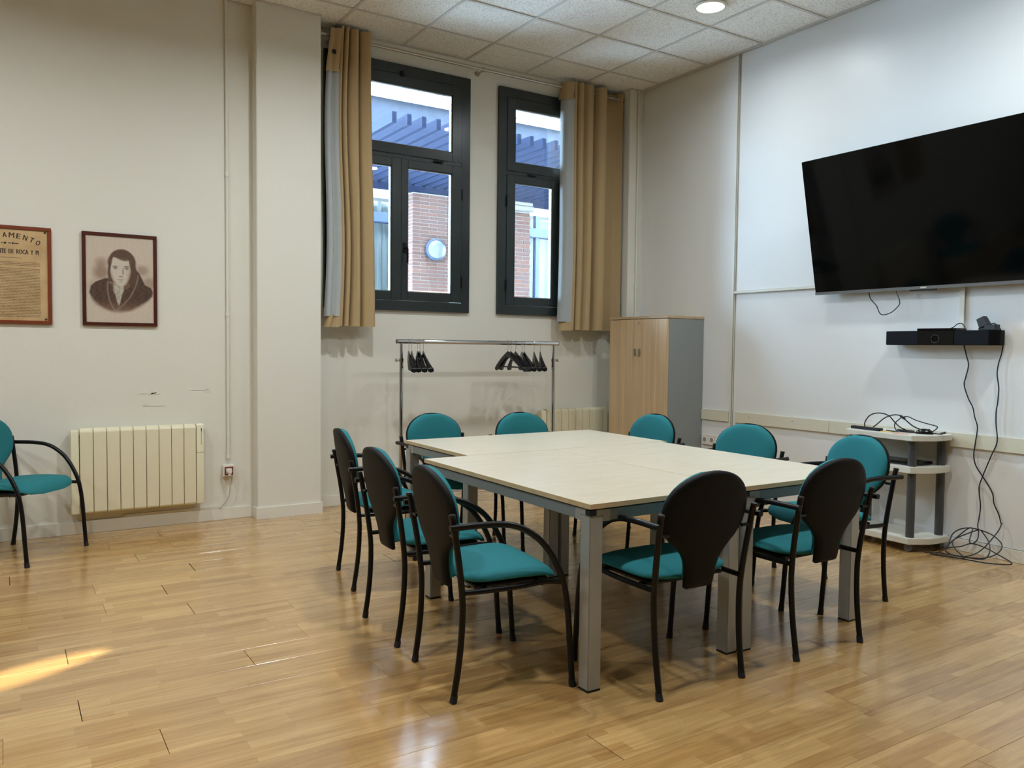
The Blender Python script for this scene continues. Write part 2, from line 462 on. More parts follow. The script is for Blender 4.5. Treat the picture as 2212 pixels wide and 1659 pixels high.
for y in ys[1:-1]: part('grid_bar', box(XS, XR, y-.012, y+.012, ZC-.0003, ZC+.0032), 'grid_metal', ceil)
for b in ((XS, XP1, YL-.022, YL), (XP1, XP2, YP-.022, YP), (XP2, XQ, YW-.022, YW), (XQ, XR, YP-.022, YP), (XR-.022, XR, YB, YP-.022)):
    part('wall_angle', box(b[0], b[1], b[2], b[3], ZC-.001, ZC+.003), 'grid_metal', ceil)

# ---- walls
one('wall_left', box(XS-.2, XP1+.02, YL, YL+.4, 0, ZC+.03), 'plaster', 'off white plaster wall with two framed pictures', 'wall', kind='structure')
wl = bpy.data.objects['wall_left']
for fx, fz, fw_, fh in ((.865, .955, .055, .010), (.91, .948, .030, .006), (1.21, .972, .060, .008), (1.265, .960, .018, .010), (.850, .880, .016, .016), (.90, .862, .07, .004)):
    pts = [(fx+fw_*math.cos(a*PI/5)*(1+.35*math.sin(a*2.3)), fz+fh*math.sin(a*PI/5)*(1+.3*math.cos(a*3.1))) for a in range(10)]
    part('paint_flake', MB().prism(pts, 1, YL-.0022, YL), 'plaster', wl)
one('wall_pilaster', box(XP1, XP2, YP, YW+.3, 0, ZC+.03), 'plaster', 'wide white pilaster left of the curtained windows', 'pilaster', kind='structure', bevel=.004)
one('wall_corner', box(XQ, XR, YP, YW+.3, 0, ZC+.03), 'plaster', 'narrow white corner pilaster between curtain and panelled wall', 'pilaster', kind='structure', bevel=.003)
# window openings
W1 = (2.17, 3.485); W2 = (3.78, 5.13); WZ = (1.60, 3.63)
mb = MB()
mb.box(XP2-.02, XQ+.02, YW, YW+.3, 0, WZ[0]+.03).box(XP2-.02, XQ+.02, YW, YW+.3, WZ[1]-.03, ZC+.03)
mb.box(XP2-.02, W1[0]+.03, YW, YW+.3, WZ[0]+.03, WZ[1]-.03).box(W1[1]-.03, W2[0]+.03, YW, YW+.3, WZ[0]+.03, WZ[1]-.03).box(W2[1]-.03, XQ+.02, YW, YW+.3, WZ[0]+.03, WZ[1]-.03)
one('wall_window', mb, 'plaster', 'white window wall behind the clothes rack', 'wall', kind='structure')
one('wall_sun_block', box(XS-.4, 13.0, YW+.302, YW+.6, ZC+.3, 8.4).box(XR+.31, 13.0, YW+.302, YW+.6, -.05, ZC+.3).box(XS-8, XS-.41, YW+.302, YW+.6, -.05, 7.7), 'exterior', 'unseen outside wall added to shade the courtyard', 'wall', kind='structure')  # unseen wall above and beside the room, added to keep sun off the courtyard
wr = one('wall_right', box(XR, XR+.3, YB-.2, YW+.3, 0, ZC+.03), 'plaster', 'right hand wall clad in glossy white panels', 'wall', kind='structure')
YS = 4.82
part('wall_panel', box(XR-.008, XR, YS+.02, YP-.001, .08, ZC-.002), 'gloss_panel', wr, bevel=.001, seg=1)
part('wall_panel', box(XR-.010, XR, YB, YS-.02, 1.80, ZC-.002), 'satin_panel', wr, bevel=.001, seg=1)
part('wall_panel', box(XR-.008, XR, YB, YS-.012, .08, 1.775), 'satin_panel', wr, bevel=.001, seg=1)
# the wall behind the camera has a window masked to shape a sun patch
SLIT_X, SLIT_Z, SLIT_L, SLIT_H = -0.607, 2.755, 0.36, 0.088
mb = MB()
mb.box(XS-.2, -1.6, YB-.2, YB, 0, ZC+.03).box(.6, XR+.2, YB-.2, YB, 0, ZC+.03).box(-1.6, .6, YB-.2, YB, 0, 1.0).box(-1.6, .6, YB-.2, YB, 3.2, ZC+.03)
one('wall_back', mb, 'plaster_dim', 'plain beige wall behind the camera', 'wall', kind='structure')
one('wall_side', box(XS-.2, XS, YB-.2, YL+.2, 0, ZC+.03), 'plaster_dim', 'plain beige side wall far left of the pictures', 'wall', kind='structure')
# skirting
one('baseboard_left', box(XS, XP1-.002, YL-.012, YL, 0, .088), 'skirting', 'white skirting board under the cream radiator', 'baseboard', kind='structure', bevel=.002)
mb = MB().box(XP1-.012, XP2+.010, YP-.012, YP, 0, .085).box(XP1-.012, XP1, YP, YL-.013, 0, .085).box(XP2, XP2+.010, YP, YW-.013, 0, .085)
one('baseboard_pilaster', mb, 'skirting', 'white skirting wrapped around the pilaster foot', 'baseboard', kind='structure')
one('baseboard_window', box(XP2+.012, XQ-.002, YW-.012, YW, 0, .085), 'skirting', 'white skirting below the windows', 'baseboard', kind='structure', bevel=.002)
one('baseboard_right', box(XR-.020, XR-.0085, YB, YP-.014, 0, .078), 'skirting', 'white skirting along the panelled wall', 'baseboard', kind='structure', bevel=.002)
# trims on the right wall
t1 = one('trim_1', box(XR-.020, XR-.0085, YS-.006, YS+.024, .08, ZC-.002), 'pvc_trim', 'vertical white cover strip between the wall panels', 'trim', kind='structure')
part('groove', box(XR-.0215, XR-.0202, YS-.006, YS+.004, .08, ZC-.002), 'seam_grey', t1)
one('trim_2', box(XR-.034, XR-.0085, YB, YS-.01, 1.778, 1.797), 'pvc_trim', 'horizontal white ledge running behind the television', 'trim', kind='structure', bevel=.002)
t3 = one('trim_3', box(XR-.026, XR-.0085, YB, YS-.045, .679, .772), 'rail_beige', 'long beige bumper rail along the panelled wall', 'trim', kind='structure', bevel=.002)
for yy in (4.62, 4.18, 3.6, 1.9): part('screw', MB().lathe([(.004, 0), (.004, .002)], 8, (XR-.0282, yy, .74), 'X'), 'ring_grey', t3)
part('joint', box(XR-.0268, XR-.0262, 3.845, 3.848, .679, .772), 'seam_grey', t3)
one('trim_4', box(XR-.026, XR-.0085, YS+.028, 5.165, .679, .772), 'rail_beige', 'short beige bumper rail beside the wardrobe cabinet', 'trim', kind='structure', bevel=.002)
one('trim_5', box(XR-.024, XR-.0105, 2.862, 2.892, 1.40, 1.775), 'pvc_trim', 'short white cable duct between television and camera bar', 'trim', kind='structure')

# ---- conduits
def conduit(x, yface, z0, z1, joints, label):
    t = thing('conduit', label, 'conduit', (x, yface, z0))
    part('pipe', MB().cyl((x, yface-.013, z0), (x, yface-.013, z1), .0095, 12), 'plaster', t)
    for z in joints: part('coupling', MB().cyl((x, yface-.013, z-.014), (x, yface-.013, z+.014), .0130, 12), 'plaster', t)
    part('wire_sheath', MB().cyl((x-.012, yface-.006, z0-.06), (x-.002, yface-.010, z0+.02), .004, 8), 'plaster', t)
    return t
conduit(1.407, YL, .455, ZC-.002, (.47, 1.52, 2.54, 3.56), 'thin white conduit running up the wall above the red socket')
conduit(5.236, YP, 1.0, ZC-.002, (1.9, 2.75, 3.55), 'thin white conduit in the corner beside the curtain')

# ------------------------------------------------------------------ windows
def window(n, X0, X1, Xm, label, gl, gr, ml, mr, handle_dx):
    yf = 6.222; z0, z1 = WZ
    t = thing('window_%d' % n, label, 'window', ((X0+X1)/2, yf+.04, z0), kind='structure')
    fw = .082; xi0, xi1 = X0+fw, X1-fw
    fr = MB()
    fr.box(X0, xi0, yf, yf+.075, z0, z1).box(xi1, X1, yf, yf+.075, z0, z1).box(xi0, xi1, yf, yf+.075, z0, z0+fw).box(xi0, xi1, yf, yf+.075, z1-fw, z1)
    part('frame', fr, 'window_frame', t)
    part('transom', box(xi0, xi1, yf+.004, yf+.075, 2.862, 2.890), 'window_frame', t)
    def sash(name, a, b, c, d, ga, gb, gc, gd):
        s = MB(); ys0, ys1 = yf-.008, yf+.06
        s.box(a, ga, ys0, ys1, c, d).box(gb, b, ys0, ys1, c, d).box(ga, gb, ys0, ys1, c, gc).box(ga, gb, ys0, ys1, gd, d)
        so = part(name, s, 'window_frame', t, bevel=.003, seg=1)
        bd = MB(); e = .008
        bd.box(ga, ga+e, ys0+.012, ys0+.03, gc, gd).box(gb-e, gb, ys0+.012, ys0+.03, gc, gd).box(ga, gb, ys0+.012, ys0+.03, gc, gc+e).box(ga, gb, ys0+.012, ys0+.03, gd-e, gd)
        part('glazing_bead', bd, 'window_bead', so)
        part('pane', box(ga+.002, gb-.002, yf+.03, yf+.036, gc+.002, gd-.002), 'pane_glass', so)
        return so
    g = .003
    sash('upper_sash', xi0+g, xi1-g, 2.893, z1-fw-g, gl, gr, 2.973, 3.458)
    sash('casement', xi0+g, Xm-.0015, z0+fw+g, 2.859, gl, ml, 1.757, 2.790)
    cs = sash('casement', Xm+.0015, xi1-g, z0+fw+g, 2.859, mr, gr, 1.757, 2.790)
    # handle
    hx = Xm+handle_dx; hz = 2.09
    hm = MB().box(hx-.014, hx+.014, yf-.018, yf-.008, hz-.01, hz+.075)
    hm.tube([(hx, yf-.016, hz+.03), (hx, yf-.05, hz+.03), (hx+.004, yf-.056, hz+.01), (hx+.004, yf-.056, hz-.10)], .009, 8, smooth=3)
    part('handle', hm, 'black_tube', t)
    for hz2 in (1.86, 2.62):
        part('hinge', MB().cyl((xi1, yf-.012, hz2-.05), (xi1, yf-.012, hz2+.05), .006, 8), 'black_tube', t)
        part('hinge', MB().cyl((xi0, yf-.012, hz2-.05), (xi0, yf-.012, hz2+.05), .006, 8), 'black_tube', t)
    for sx in (-1, 1):
        part('hinge', MB().cyl((Xm+sx*.34-.045, yf-.012, 2.876), (Xm+sx*.34+.045, yf-.012, 2.876), .007, 8), 'black_tube', t)
    part('latch', MB().box(Xm-.014, Xm+.014, yf-.028, yf-.008, 3.53, 3.57).cyl((Xm, yf-.04, 3.55), (Xm, yf-.028, 3.55), .010, 10), 'chrome' if n == 0 else 'black_tube', t)
    return t
def portal(x0, x1):
    l = bpy.data.lights.new('window_daylight', 'AREA'); l.shape = 'RECTANGLE'; l.size = x1-x0; l.size_y = 1.75
    l.cycles.is_portal = True
    o = bpy.data.objects.new('window_daylight', l); C.objects.link(o); o.location = ((x0+x1)/2, 6.30, 2.61); o.rotation_euler = (-PI/2, 0, 0)
portal(2.34, 3.32); portal(3.94, 5.0)
window(1, W1[0], W1[1], 2.83, 'dark green framed window behind the left curtain', 2.352, 3.306, 2.742, 2.891, .03)
window(2, W2[0], W2[1], 4.47, 'dark green framed window half hidden by the right curtain', 3.952, 4.99, 4.367, 4.575, .03)
# window behind the camera, its cover added and cut to shape the sun patch
t = thing('window_3', 'unseen window behind the camera with an added sun mask', 'window', (-.5, YB-.1, 1.0), kind='structure')
mb = MB(); mb.box(-1.6, -1.53, YB-.12, YB-.05, 1.0, 3.2).box(.53, .6, YB-.12, YB-.05, 1.0, 3.2).box(-1.53, .53, YB-.12, YB-.05, 1.0, 1.07).box(-1.53, .53, YB-.12, YB-.05, 3.13, 3.2)
part('frame', mb, 'window_frame', t)
sx, sz, sl, sh = SLIT_X, SLIT_Z, SLIT_L, SLIT_H
N = 10; up = []; lo = []
for i in range(N+1):
    u = i/N; xx = sx-sl+2*sl*u; hh = sh*(1-abs(2*u-1)**2.2); zz = sz+.12*(u-.5)
    up.append((xx, zz+hh/2)); lo.append((xx, zz-hh/2))
mb = MB()
mb.prism([(-1.53, 1.07), (.53, 1.07), (.53, lo[-1][1])] + lo[::-1] + [(-1.53, lo[0][1])], 1, YB-.04, YB-.03)
mb.prism([(-1.53, up[0][1])] + up + [(.53, up[-1][1]), (.53, 3.13), (-1.53, 3.13)], 1, YB-.04, YB-.03)
part('sun_mask', mb, 'lining_cloth', t, smooth=False)
part('pane', box(-1.53, .53, YB-.09, YB-.085, 1.07, 3.13), 'sun_dim_glass', t)

# ------------------------------------------------------------------ curtain rod and curtains
RY, RZ = 6.13, 3.700
t = thing('curtain_rod', 'brushed metal curtain rod spanning both windows', 'curtain rod', (3.65, RY, RZ))
part('rod', MB().cyl((2.125, RY, RZ), (5.115, RY, RZ), .0125, 14), 'brushed_metal', t)
for x, s in ((2.125, -1), (5.115, 1)):
    part('finial', MB().tube([(x-s*.01, RY, RZ), (x+s*.006, RY, RZ), (x+s*.01, RY, RZ), (x+s*.018, RY, RZ)], [.016, .016, .02, .02], 14), 'brushed_metal', t)
for x in (2.20, 3.565, 5.06):
    part('bracket', MB().cyl((x, RY, RZ), (x, YW-.008, RZ-.004), .006, 10).lathe([(.022, 0), (.022, .008)], 16, (x, YW-.0085, RZ-.004), 'Y').lathe([(.017, 0), (.017, .02)], 14, (x-.01, RY, RZ), 'X'), 'brushed_metal', t)

def drape(path, z0, z1, n=16, taper=None, thick=.0035):
    """vertical cloth sheet following a plan path; taper(x, u) shifts x with height"""
    P = catmull([Vector((a, b, 0)) for a, b in path], 6)
    F, B = [], []
    for i in range(n+1):
        u = i/n; z = z0+(z1-z0)*u; rf, rb = [], []
        for k, p in enumerate(P):
            a = P[max(k-1, 0)]; b = P[min(k+1, len(P)-1)]; d = (b-a).normalized(); nn = Vector((d.y, -d.x, 0))*thick/2
            x = p.x + (taper(p.x, u, z) if taper else 0)
            yy = p.y
            rf.append((x+nn.x, yy+nn.y, z)); rb.append((x-nn.x, yy-nn.y, z))
        F.append(rf); B.append(rb)
    return MB().pad(F, B)
def eyelet(parent, x, y, tilt):
    m = MB(); pts = []
    for k in range(17):
        a = 2*PI*k/16; pts.append((math.cos(tilt)*.024*math.cos(a), math.sin(tilt)*.024*math.cos(a), .024*math.sin(a)))
    m.tube([(x+p[0], y+p[1], RZ+p[2]) for p in pts], .0055, 8, cap=False)
    part('eyelet', m, 'chrome', parent)
# left curtain
ct = thing('curtain', 'tan eyelet curtain bunched at the pilaster with its pale lining turned out', 'curtain', (2.33, RY, 1.45), group='tan curtains')
tap = lambda x, u, z: (x-2.30)*(.22*(1-u)) + .016*math.sin((z-1.5)*2.9)*(1 if x < 2.36 else .25)
fab = [(2.502, 6.165), (2.498, 6.085), (2.480, 6.062), (2.445, 6.075), (2.418, 6.10), (2.408, 6.175), (2.400, 6.10), (2.384, 6.062), (2.355, 6.070), (2.334, 6.10), (2.326, 6.175), (2.318, 6.09), (2.303, 6.058), (2.286, 6.075), (2.280, 6.15), (2.272, 6.08), (2.262, 6.055), (2.250, 6.064)]
part('fabric', drape(fab, 1.455, 3.765, 30, tap), 'tan_cloth', ct)
lin = [(2.250, 6.066), (2.228, 6.075), (2.205, 6.098), (2.188, 6.083), (2.168, 6.088), (2.158, 6.112)]
part('lining', drape(lin, 1.53, 3.43, 24, tap), 'lining_cloth', ct)
part('header_flap', drape([(2.252, 6.062), (2.228, 6.068), (2.205, 6.085), (2.188, 6.076), (2.172, 6.084)], 3.41, 3.745, 6, tap, .004), 'tan_cloth', ct)
part('hem', drape([(a, b-.003) for a, b in lin], 1.445, 1.545, 3, tap, .004), 'tan_cloth', ct)
part('eyelet_hole', MB().lathe([(.018, 0), (.018, .003)], 14, (2.196, 6.068, 3.56), 'Y'), 'dark_gap', ct)
for x in (2.408, 2.326): eyelet(ct, x, RY, PI/2-.5)
# right curtain
ct = thing('curtain', 'tan eyelet curtain hanging above the oak cabinet', 'curtain', (4.78, RY, 1.46), group='tan curtains')
tap = lambda x, u, z: (x-5.10)*(.035*(1-u)) + .010*math.sin((z-1.4)*2.2)*(1 if x < 4.7 else .2)
fab = [(4.505, 6.070), (4.522, 6.058), (4.540, 6.075), (4.552, 6.14), (4.562, 6.08), (4.585, 6.055), (4.615, 6.068), (4.640, 6.10), (4.665, 6.055), (4.700, 6.050), (4.725, 6.08), (4.742, 6.175), (4.76, 6.16), (4.80, 6.075), (4.850, 6.055), (4.885, 6.075), (4.905, 6.13), (4.945, 6.185), (5.00, 6.188), (5.05, 6.165), (5.085, 6.12), (5.098, 6.095)]
part('fabric', drape(fab, 1.470, 3.755, 30, tap), 'tan_cloth', ct)
lin = [(4.412, 6.155), (4.418, 6.115), (4.440, 6.085), (4.470, 6.074), (4.507, 6.068)]
part('lining', drape(lin, 1.545, 3.60, 24, tap), 'lining_cloth', ct)
part('hem', drape([(a, b-.003) for a, b in lin], 1.462, 1.55, 3, tap, .004), 'tan_cloth', ct)
part('header_flap', drape([(a, b-.003) for a, b in lin], 3.585, 3.745, 4, tap, .004), 'tan_cloth', ct)
for x, tl in ((4.440, -.9), (4.742, PI/2-.4), (5.03, .5)): eyelet(ct, x, RY, tl)

# ------------------------------------------------------------------ courtyard seen through the windows
one('paving', box(-6, 16, YW+.62, 13, -.3, -.05), 'paving', 'paved courtyard floor outside the windows', 'paving', kind='structure')
def brick_pillar(x0, x1, y0, y1, z0, z1, label, bl=.285, course=.0535):
    t = thing('brick_pillar', label, 'pillar', ((x0+x1)/2, (y0+y1)/2, -.05), group='courtyard pillars')
    j = .011
    part('mortar_core', box(x0+.008, x1-.008, y0+.008, y1-.008, -.05, z1-.004), 'mortar', t)
    cb = {}
    def br(a, b, c, d, z):
        k = (round(b-a, 3), round(d-c, 3))
        if k not in cb: cb[k] = box(-(b-a)/2, (b-a)/2, -(d-c)/2, (d-c)/2, -(course-j)/2, (course-j)/2).mesh('brick', 'brick', bevel=.004, seg=1)
        o = bpy.data.objects.new('brick', cb[k]); C.objects.link(o); o.parent = t
        o.location = Vector(((a+b)/2, (c+d)/2+rnd.uniform(-.003, .003), z+(course-j)/2)) - t.location
    z = z0; r = 0
    while z+course <= z1+.001:
        x = x0 - (bl*.5 if r % 2 else 0)
        while x < x1-.02:
            a, b = max(x, x0), min(x+bl-j, x1)
            if b-a > .03:
                corner = a <= x0+.001
                br(a, b, y0, y0+(.30 if corner and r % 2 == 0 else .12), z)
                if corner and r % 2: br(a, a+.12, y0+.12+j, y0+.30, z)
            x += bl
        z += course; r += 1
    return t
p1 = brick_pillar(5.19, 6.22, 11.0, 11.5, 1.50, 3.60, 'long brick wall pillar carrying the round bulkhead lamp')
p2 = brick_pillar(6.15, 6.63, 10.0, 10.45, 1.50, 3.30, 'narrow brick pillar beside the far glazed doors', .24, .0575)
part('cap', box(6.10, 6.68, 9.95, 10.5, 3.30, 3.37).box(6.12, 6.66, 9.97, 10.48, 3.37, 3.43), 'mortar', p2, bevel=.01)
t = thing('bulkhead_lamp', 'round blue rimmed bulkhead lamp on the brick wall', 'wall lamp', (5.545, 11.0, 2.76))
part('rim', MB().lathe([(.150, 0), (.165, -.03), (.165, -.075), (.138, -.090)], 40, (5.545, 10.996, 2.76), 'Y'), 'bulkhead_blue', t)
part('diffuser', MB().lathe([(.138, -.085), (.130, -.105), (.09, -.125), (.03, -.132)], 40, (5.545, 10.996, 2.76), 'Y'), 'opal_lamp', t)
# pergola
pg = thing('pergola', 'blue grey timber pergola over the courtyard', 'pergola', (5.0, 9.4, 3.6))
part('beam', box(3.5, 9.0, 11.02, 11.14, 3.60, 3.703), 'timber_blue', pg, bevel=.006, seg=1)
raft = MB().prism([(8.10, 3.705), (11.30, 3.705), (11.40, 3.75), (11.40, 3.82), (8.10, 3.82)], 0, -.026, .026).mesh('rafter', 'timber_blue', off=(0, 9.4, 3.6))
x = 3.6
while x < 8.8:
    o = bpy.data.objects.new('rafter', raft); C.objects.link(o); o.parent = pg; o.location = (x-5.0, 0, 0); x += .178
for x in (8.7,):
    part('post', box(x-.06, x+.06, 11.02, 11.14, -.05, 3.60), 'timber_blue', pg)
# opposite building
YF = 12.5
fb = thing('courtyard_building', 'glazed building across the courtyard with white standing seam roof', 'building', (6.5, YF+1, -.05))
mb = MB().box(3.2, 18, YF, YF+.3, 3.74, 4.12)
part('fascia', mb, 'facade_white', fb)
part('upper_wall', box(3.2, 18, YF+.05, YF+.35, 4.12, 5.40), 'stone_blue', fb)
part('plinth', box(3.2, 18, YF, YF+.3, -.05, .4), 'facade_white', fb)
part('beam', box(3.2, 18, YF-.03, YF+.1, 3.34, 3.51), 'facade_frame', fb, bevel=.01)
xm = 3.24
while xm < 16:
    part('mullion', box(xm-.035, xm+.035, YF-.01, YF+.08, .4, 3.74), 'facade_frame', fb)
    part('glass', box(xm+.04, xm+1.26, YF+.03, YF+.035, .42, 3.335), 'pane_glass', fb)
    part('glass', box(xm+.04, xm+1.26, YF+.03, YF+.035, 3.515, 3.735), 'pane_glass', fb)
    xm += 1.3
pts = [(3.25+i*.055, YF+.32+(.035 if i % 4 in (1, 2) else -.035)) for i in range(250)]
P = [[(a, b, .42) for a, b in pts], [(a, b, 3.74) for a, b in pts]]
part('curtains', MB().grid(P), 'facade_curtain', fb)
part('back_wall', box(3.2, 18, YF+2.2, YF+2.4, -.05, 5.6), 'facade_white', fb)
roof = part('roof', MB().prism([(YF-.04, 5.39), (YF+4.6, 8.3), (YF+4.6, 8.36), (YF-.04, 5.42)], 0, 3.0, 18), 'roof_white', fb)
xm = 3.3
while xm < 17:
    part('seam', MB().prism([(YF-.03, 5.425), (YF+4.6, 8.365), (YF+4.6, 8.41), (YF-.03, 5.47)], 0, xm-.02, xm+.02), 'roof_seam', roof); xm += .66

# ------------------------------------------------------------------ ceiling downlights
def downlight(x, y, label, group='recessed ceiling downlights', k=1.0):
    t = thing('ceiling_downlight', label, 'ceiling light', (x, y, ZC), group=group)
    ring = []
    part('trim_ring', MB().lathe([(.118, -.002), (.118, -.009), (.100, -.012), (.100, -.004)], 40, (x, y, ZC)), 'skirting', t)
    part('diffuser', MB().lathe([(.0995, -.0035), (.0995, -.0075), (.05, -.0085), (.001, -.0085)], 40, (x, y, ZC)), 'lamp_glow', t)
    l = bpy.data.lights.new('downlight', 'AREA'); l.shape = 'DISK'; l.size = .19; l.energy = LAMP_POWER*k; l.spread = math.radians(163); l.color = LAMP_COLOR
    lo = bpy.data.objects.new('downlight', l); C.objects.link(lo); lo.parent = t; lo.location = (0, 0, -.014)
downlight(4.381, 4.277, 'round white downlight glowing in the ceiling above the table', None, .40)
for x in (4.381, 1.961, -.459, -2.2):
    for y in (4.277, 1.857):
        if (x, y) not in ((4.381, 4.277), (-2.2, 1.857)):
            col = {4.381: 'by the panelled wall', 1.961: 'over the left chair row', -.459: 'before the framed document', -2.2: 'at the far left'}[x]
            downlight(x, y, 'recessed round downlight %s, %s' % (col, 'row nearest the windows' if y > 3 else 'row nearest the camera'), k={1.961: 1.12, -.459: .9}.get(x, 1.0) if y > 3 else 1.0)

# ------------------------------------------------------------------ tables
def table(x0, x1, y0, y1, label):
    cx, cy = (x0+x1)/2, (y0+y1)/2
    t = thing('meeting_table', label, 'table', (cx, cy, 0), group='meeting tables pushed together')
    e = .002
    part('tabletop', box(x0+e, x1-e, y0+e, y1-e, .700, .720), 'table_laminate', t, bevel=.0015, seg=1)
    b = MB().box(x0, x1, y0, y0+e, .7005, .7195).box(x0, x1, y1-e, y1, .7005, .7195).box(x0, x0+e, y0+e, y1-e, .7005, .7195).box(x1-e, x1, y0+e, y1-e, .7005, .7195)
    part('edge_band', b, 'edge_band', t)
    L = .062; i = .006; zt = .694; zr = .650
    part('spacer', box(x0+.02, x1-.02, y0+.02, y0+.05, zt, .70).box(x0+.02, x1-.02, y1-.05, y1-.02, zt, .70).box(x0+.02, x0+.05, y0+.05, y1-.05, zt, .70).box(x1-.05, x1-.02, y0+.05, y1-.05, zt, .70), 'black_plastic', t)
    part('rail', box(x0+i+L, x1-i-L, y0+i+.004, y0+i+.034, zr, zt), 'alu_rail', t, bevel=.002, seg=1)
    part('rail', box(x0+i+L, x1-i-L, y1-i-.034, y1-i-.004, zr, zt), 'alu_rail', t, bevel=.002, seg=1)
    part('rail', box(x0+i+.004, x0+i+.034, y0+i+L, y1-i-L, zr, zt), 'alu_rail', t, bevel=.002, seg=1)
    part('rail', box(x1-i-.034, x1-i-.004, y0+i+L, y1-i-L, zr, zt), 'alu_rail', t, bevel=.002, seg=1)
    for sx in (0, 1):
        for sy in (0, 1):
            a = x0+i if sx == 0 else x1-i-L; c = y0+i if sy == 0 else y1-i-L
            lg = part('leg', box(a, a+L, c, c+L, .006, .672), 'alu', t, bevel=.004)
            part('foot_pad', box(a+.001, a+L-.001, c+.001, c+L-.001, 0, .006), 'rubber', lg)
            k = .030
            kx = a-.001 if sx == 0 else a+L-k+.001; ky = c-.001 if sy == 0 else c+L-k+.001
            part('corner_cap', box(kx, kx+k, ky, ky+k, .674, zt+.001), 'black_plastic', lg)
            jb = MB()
            jb.box(a, a+L, c+.003, c+L-.003, .6725, zt) if 0 else jb.box(a+.002, a+L-.002, c+.002, c+L-.002, .6722, zt)
            part('corner_joint', jb, 'alu', lg)
            # shoulder pieces linking leg and rails
            sxm = (a+L, a+L+.035) if sx == 0 else (a-.035, a)
            part('shoulder', box(sxm[0], sxm[1], (c+.003 if sy == 0 else c+L-.035), (c+.035 if sy == 0 else c+L-.003), zr-.002, zt), 'alu', lg)
            sym = (c+L, c+L+.035) if sy == 0 else (c-.035, c)
            part('shoulder', box((a+.003 if sx == 0 else a+L-.035), (a+.035 if sx == 0 else a+L-.003), sym[0], sym[1], zr-.002, zt), 'alu', lg)
    return t
table(1.838, 2.657, 2.348, 3.742, 'pale laminate table nearest the camera beside the three black backed chairs')
table(2.661, 3.480, 2.338, 3.742, 'pale laminate table nearest the television trolley')
table(2.100, 3.534, 3.746, 4.549, 'pale laminate table set crosswise nearest the clothes rack')

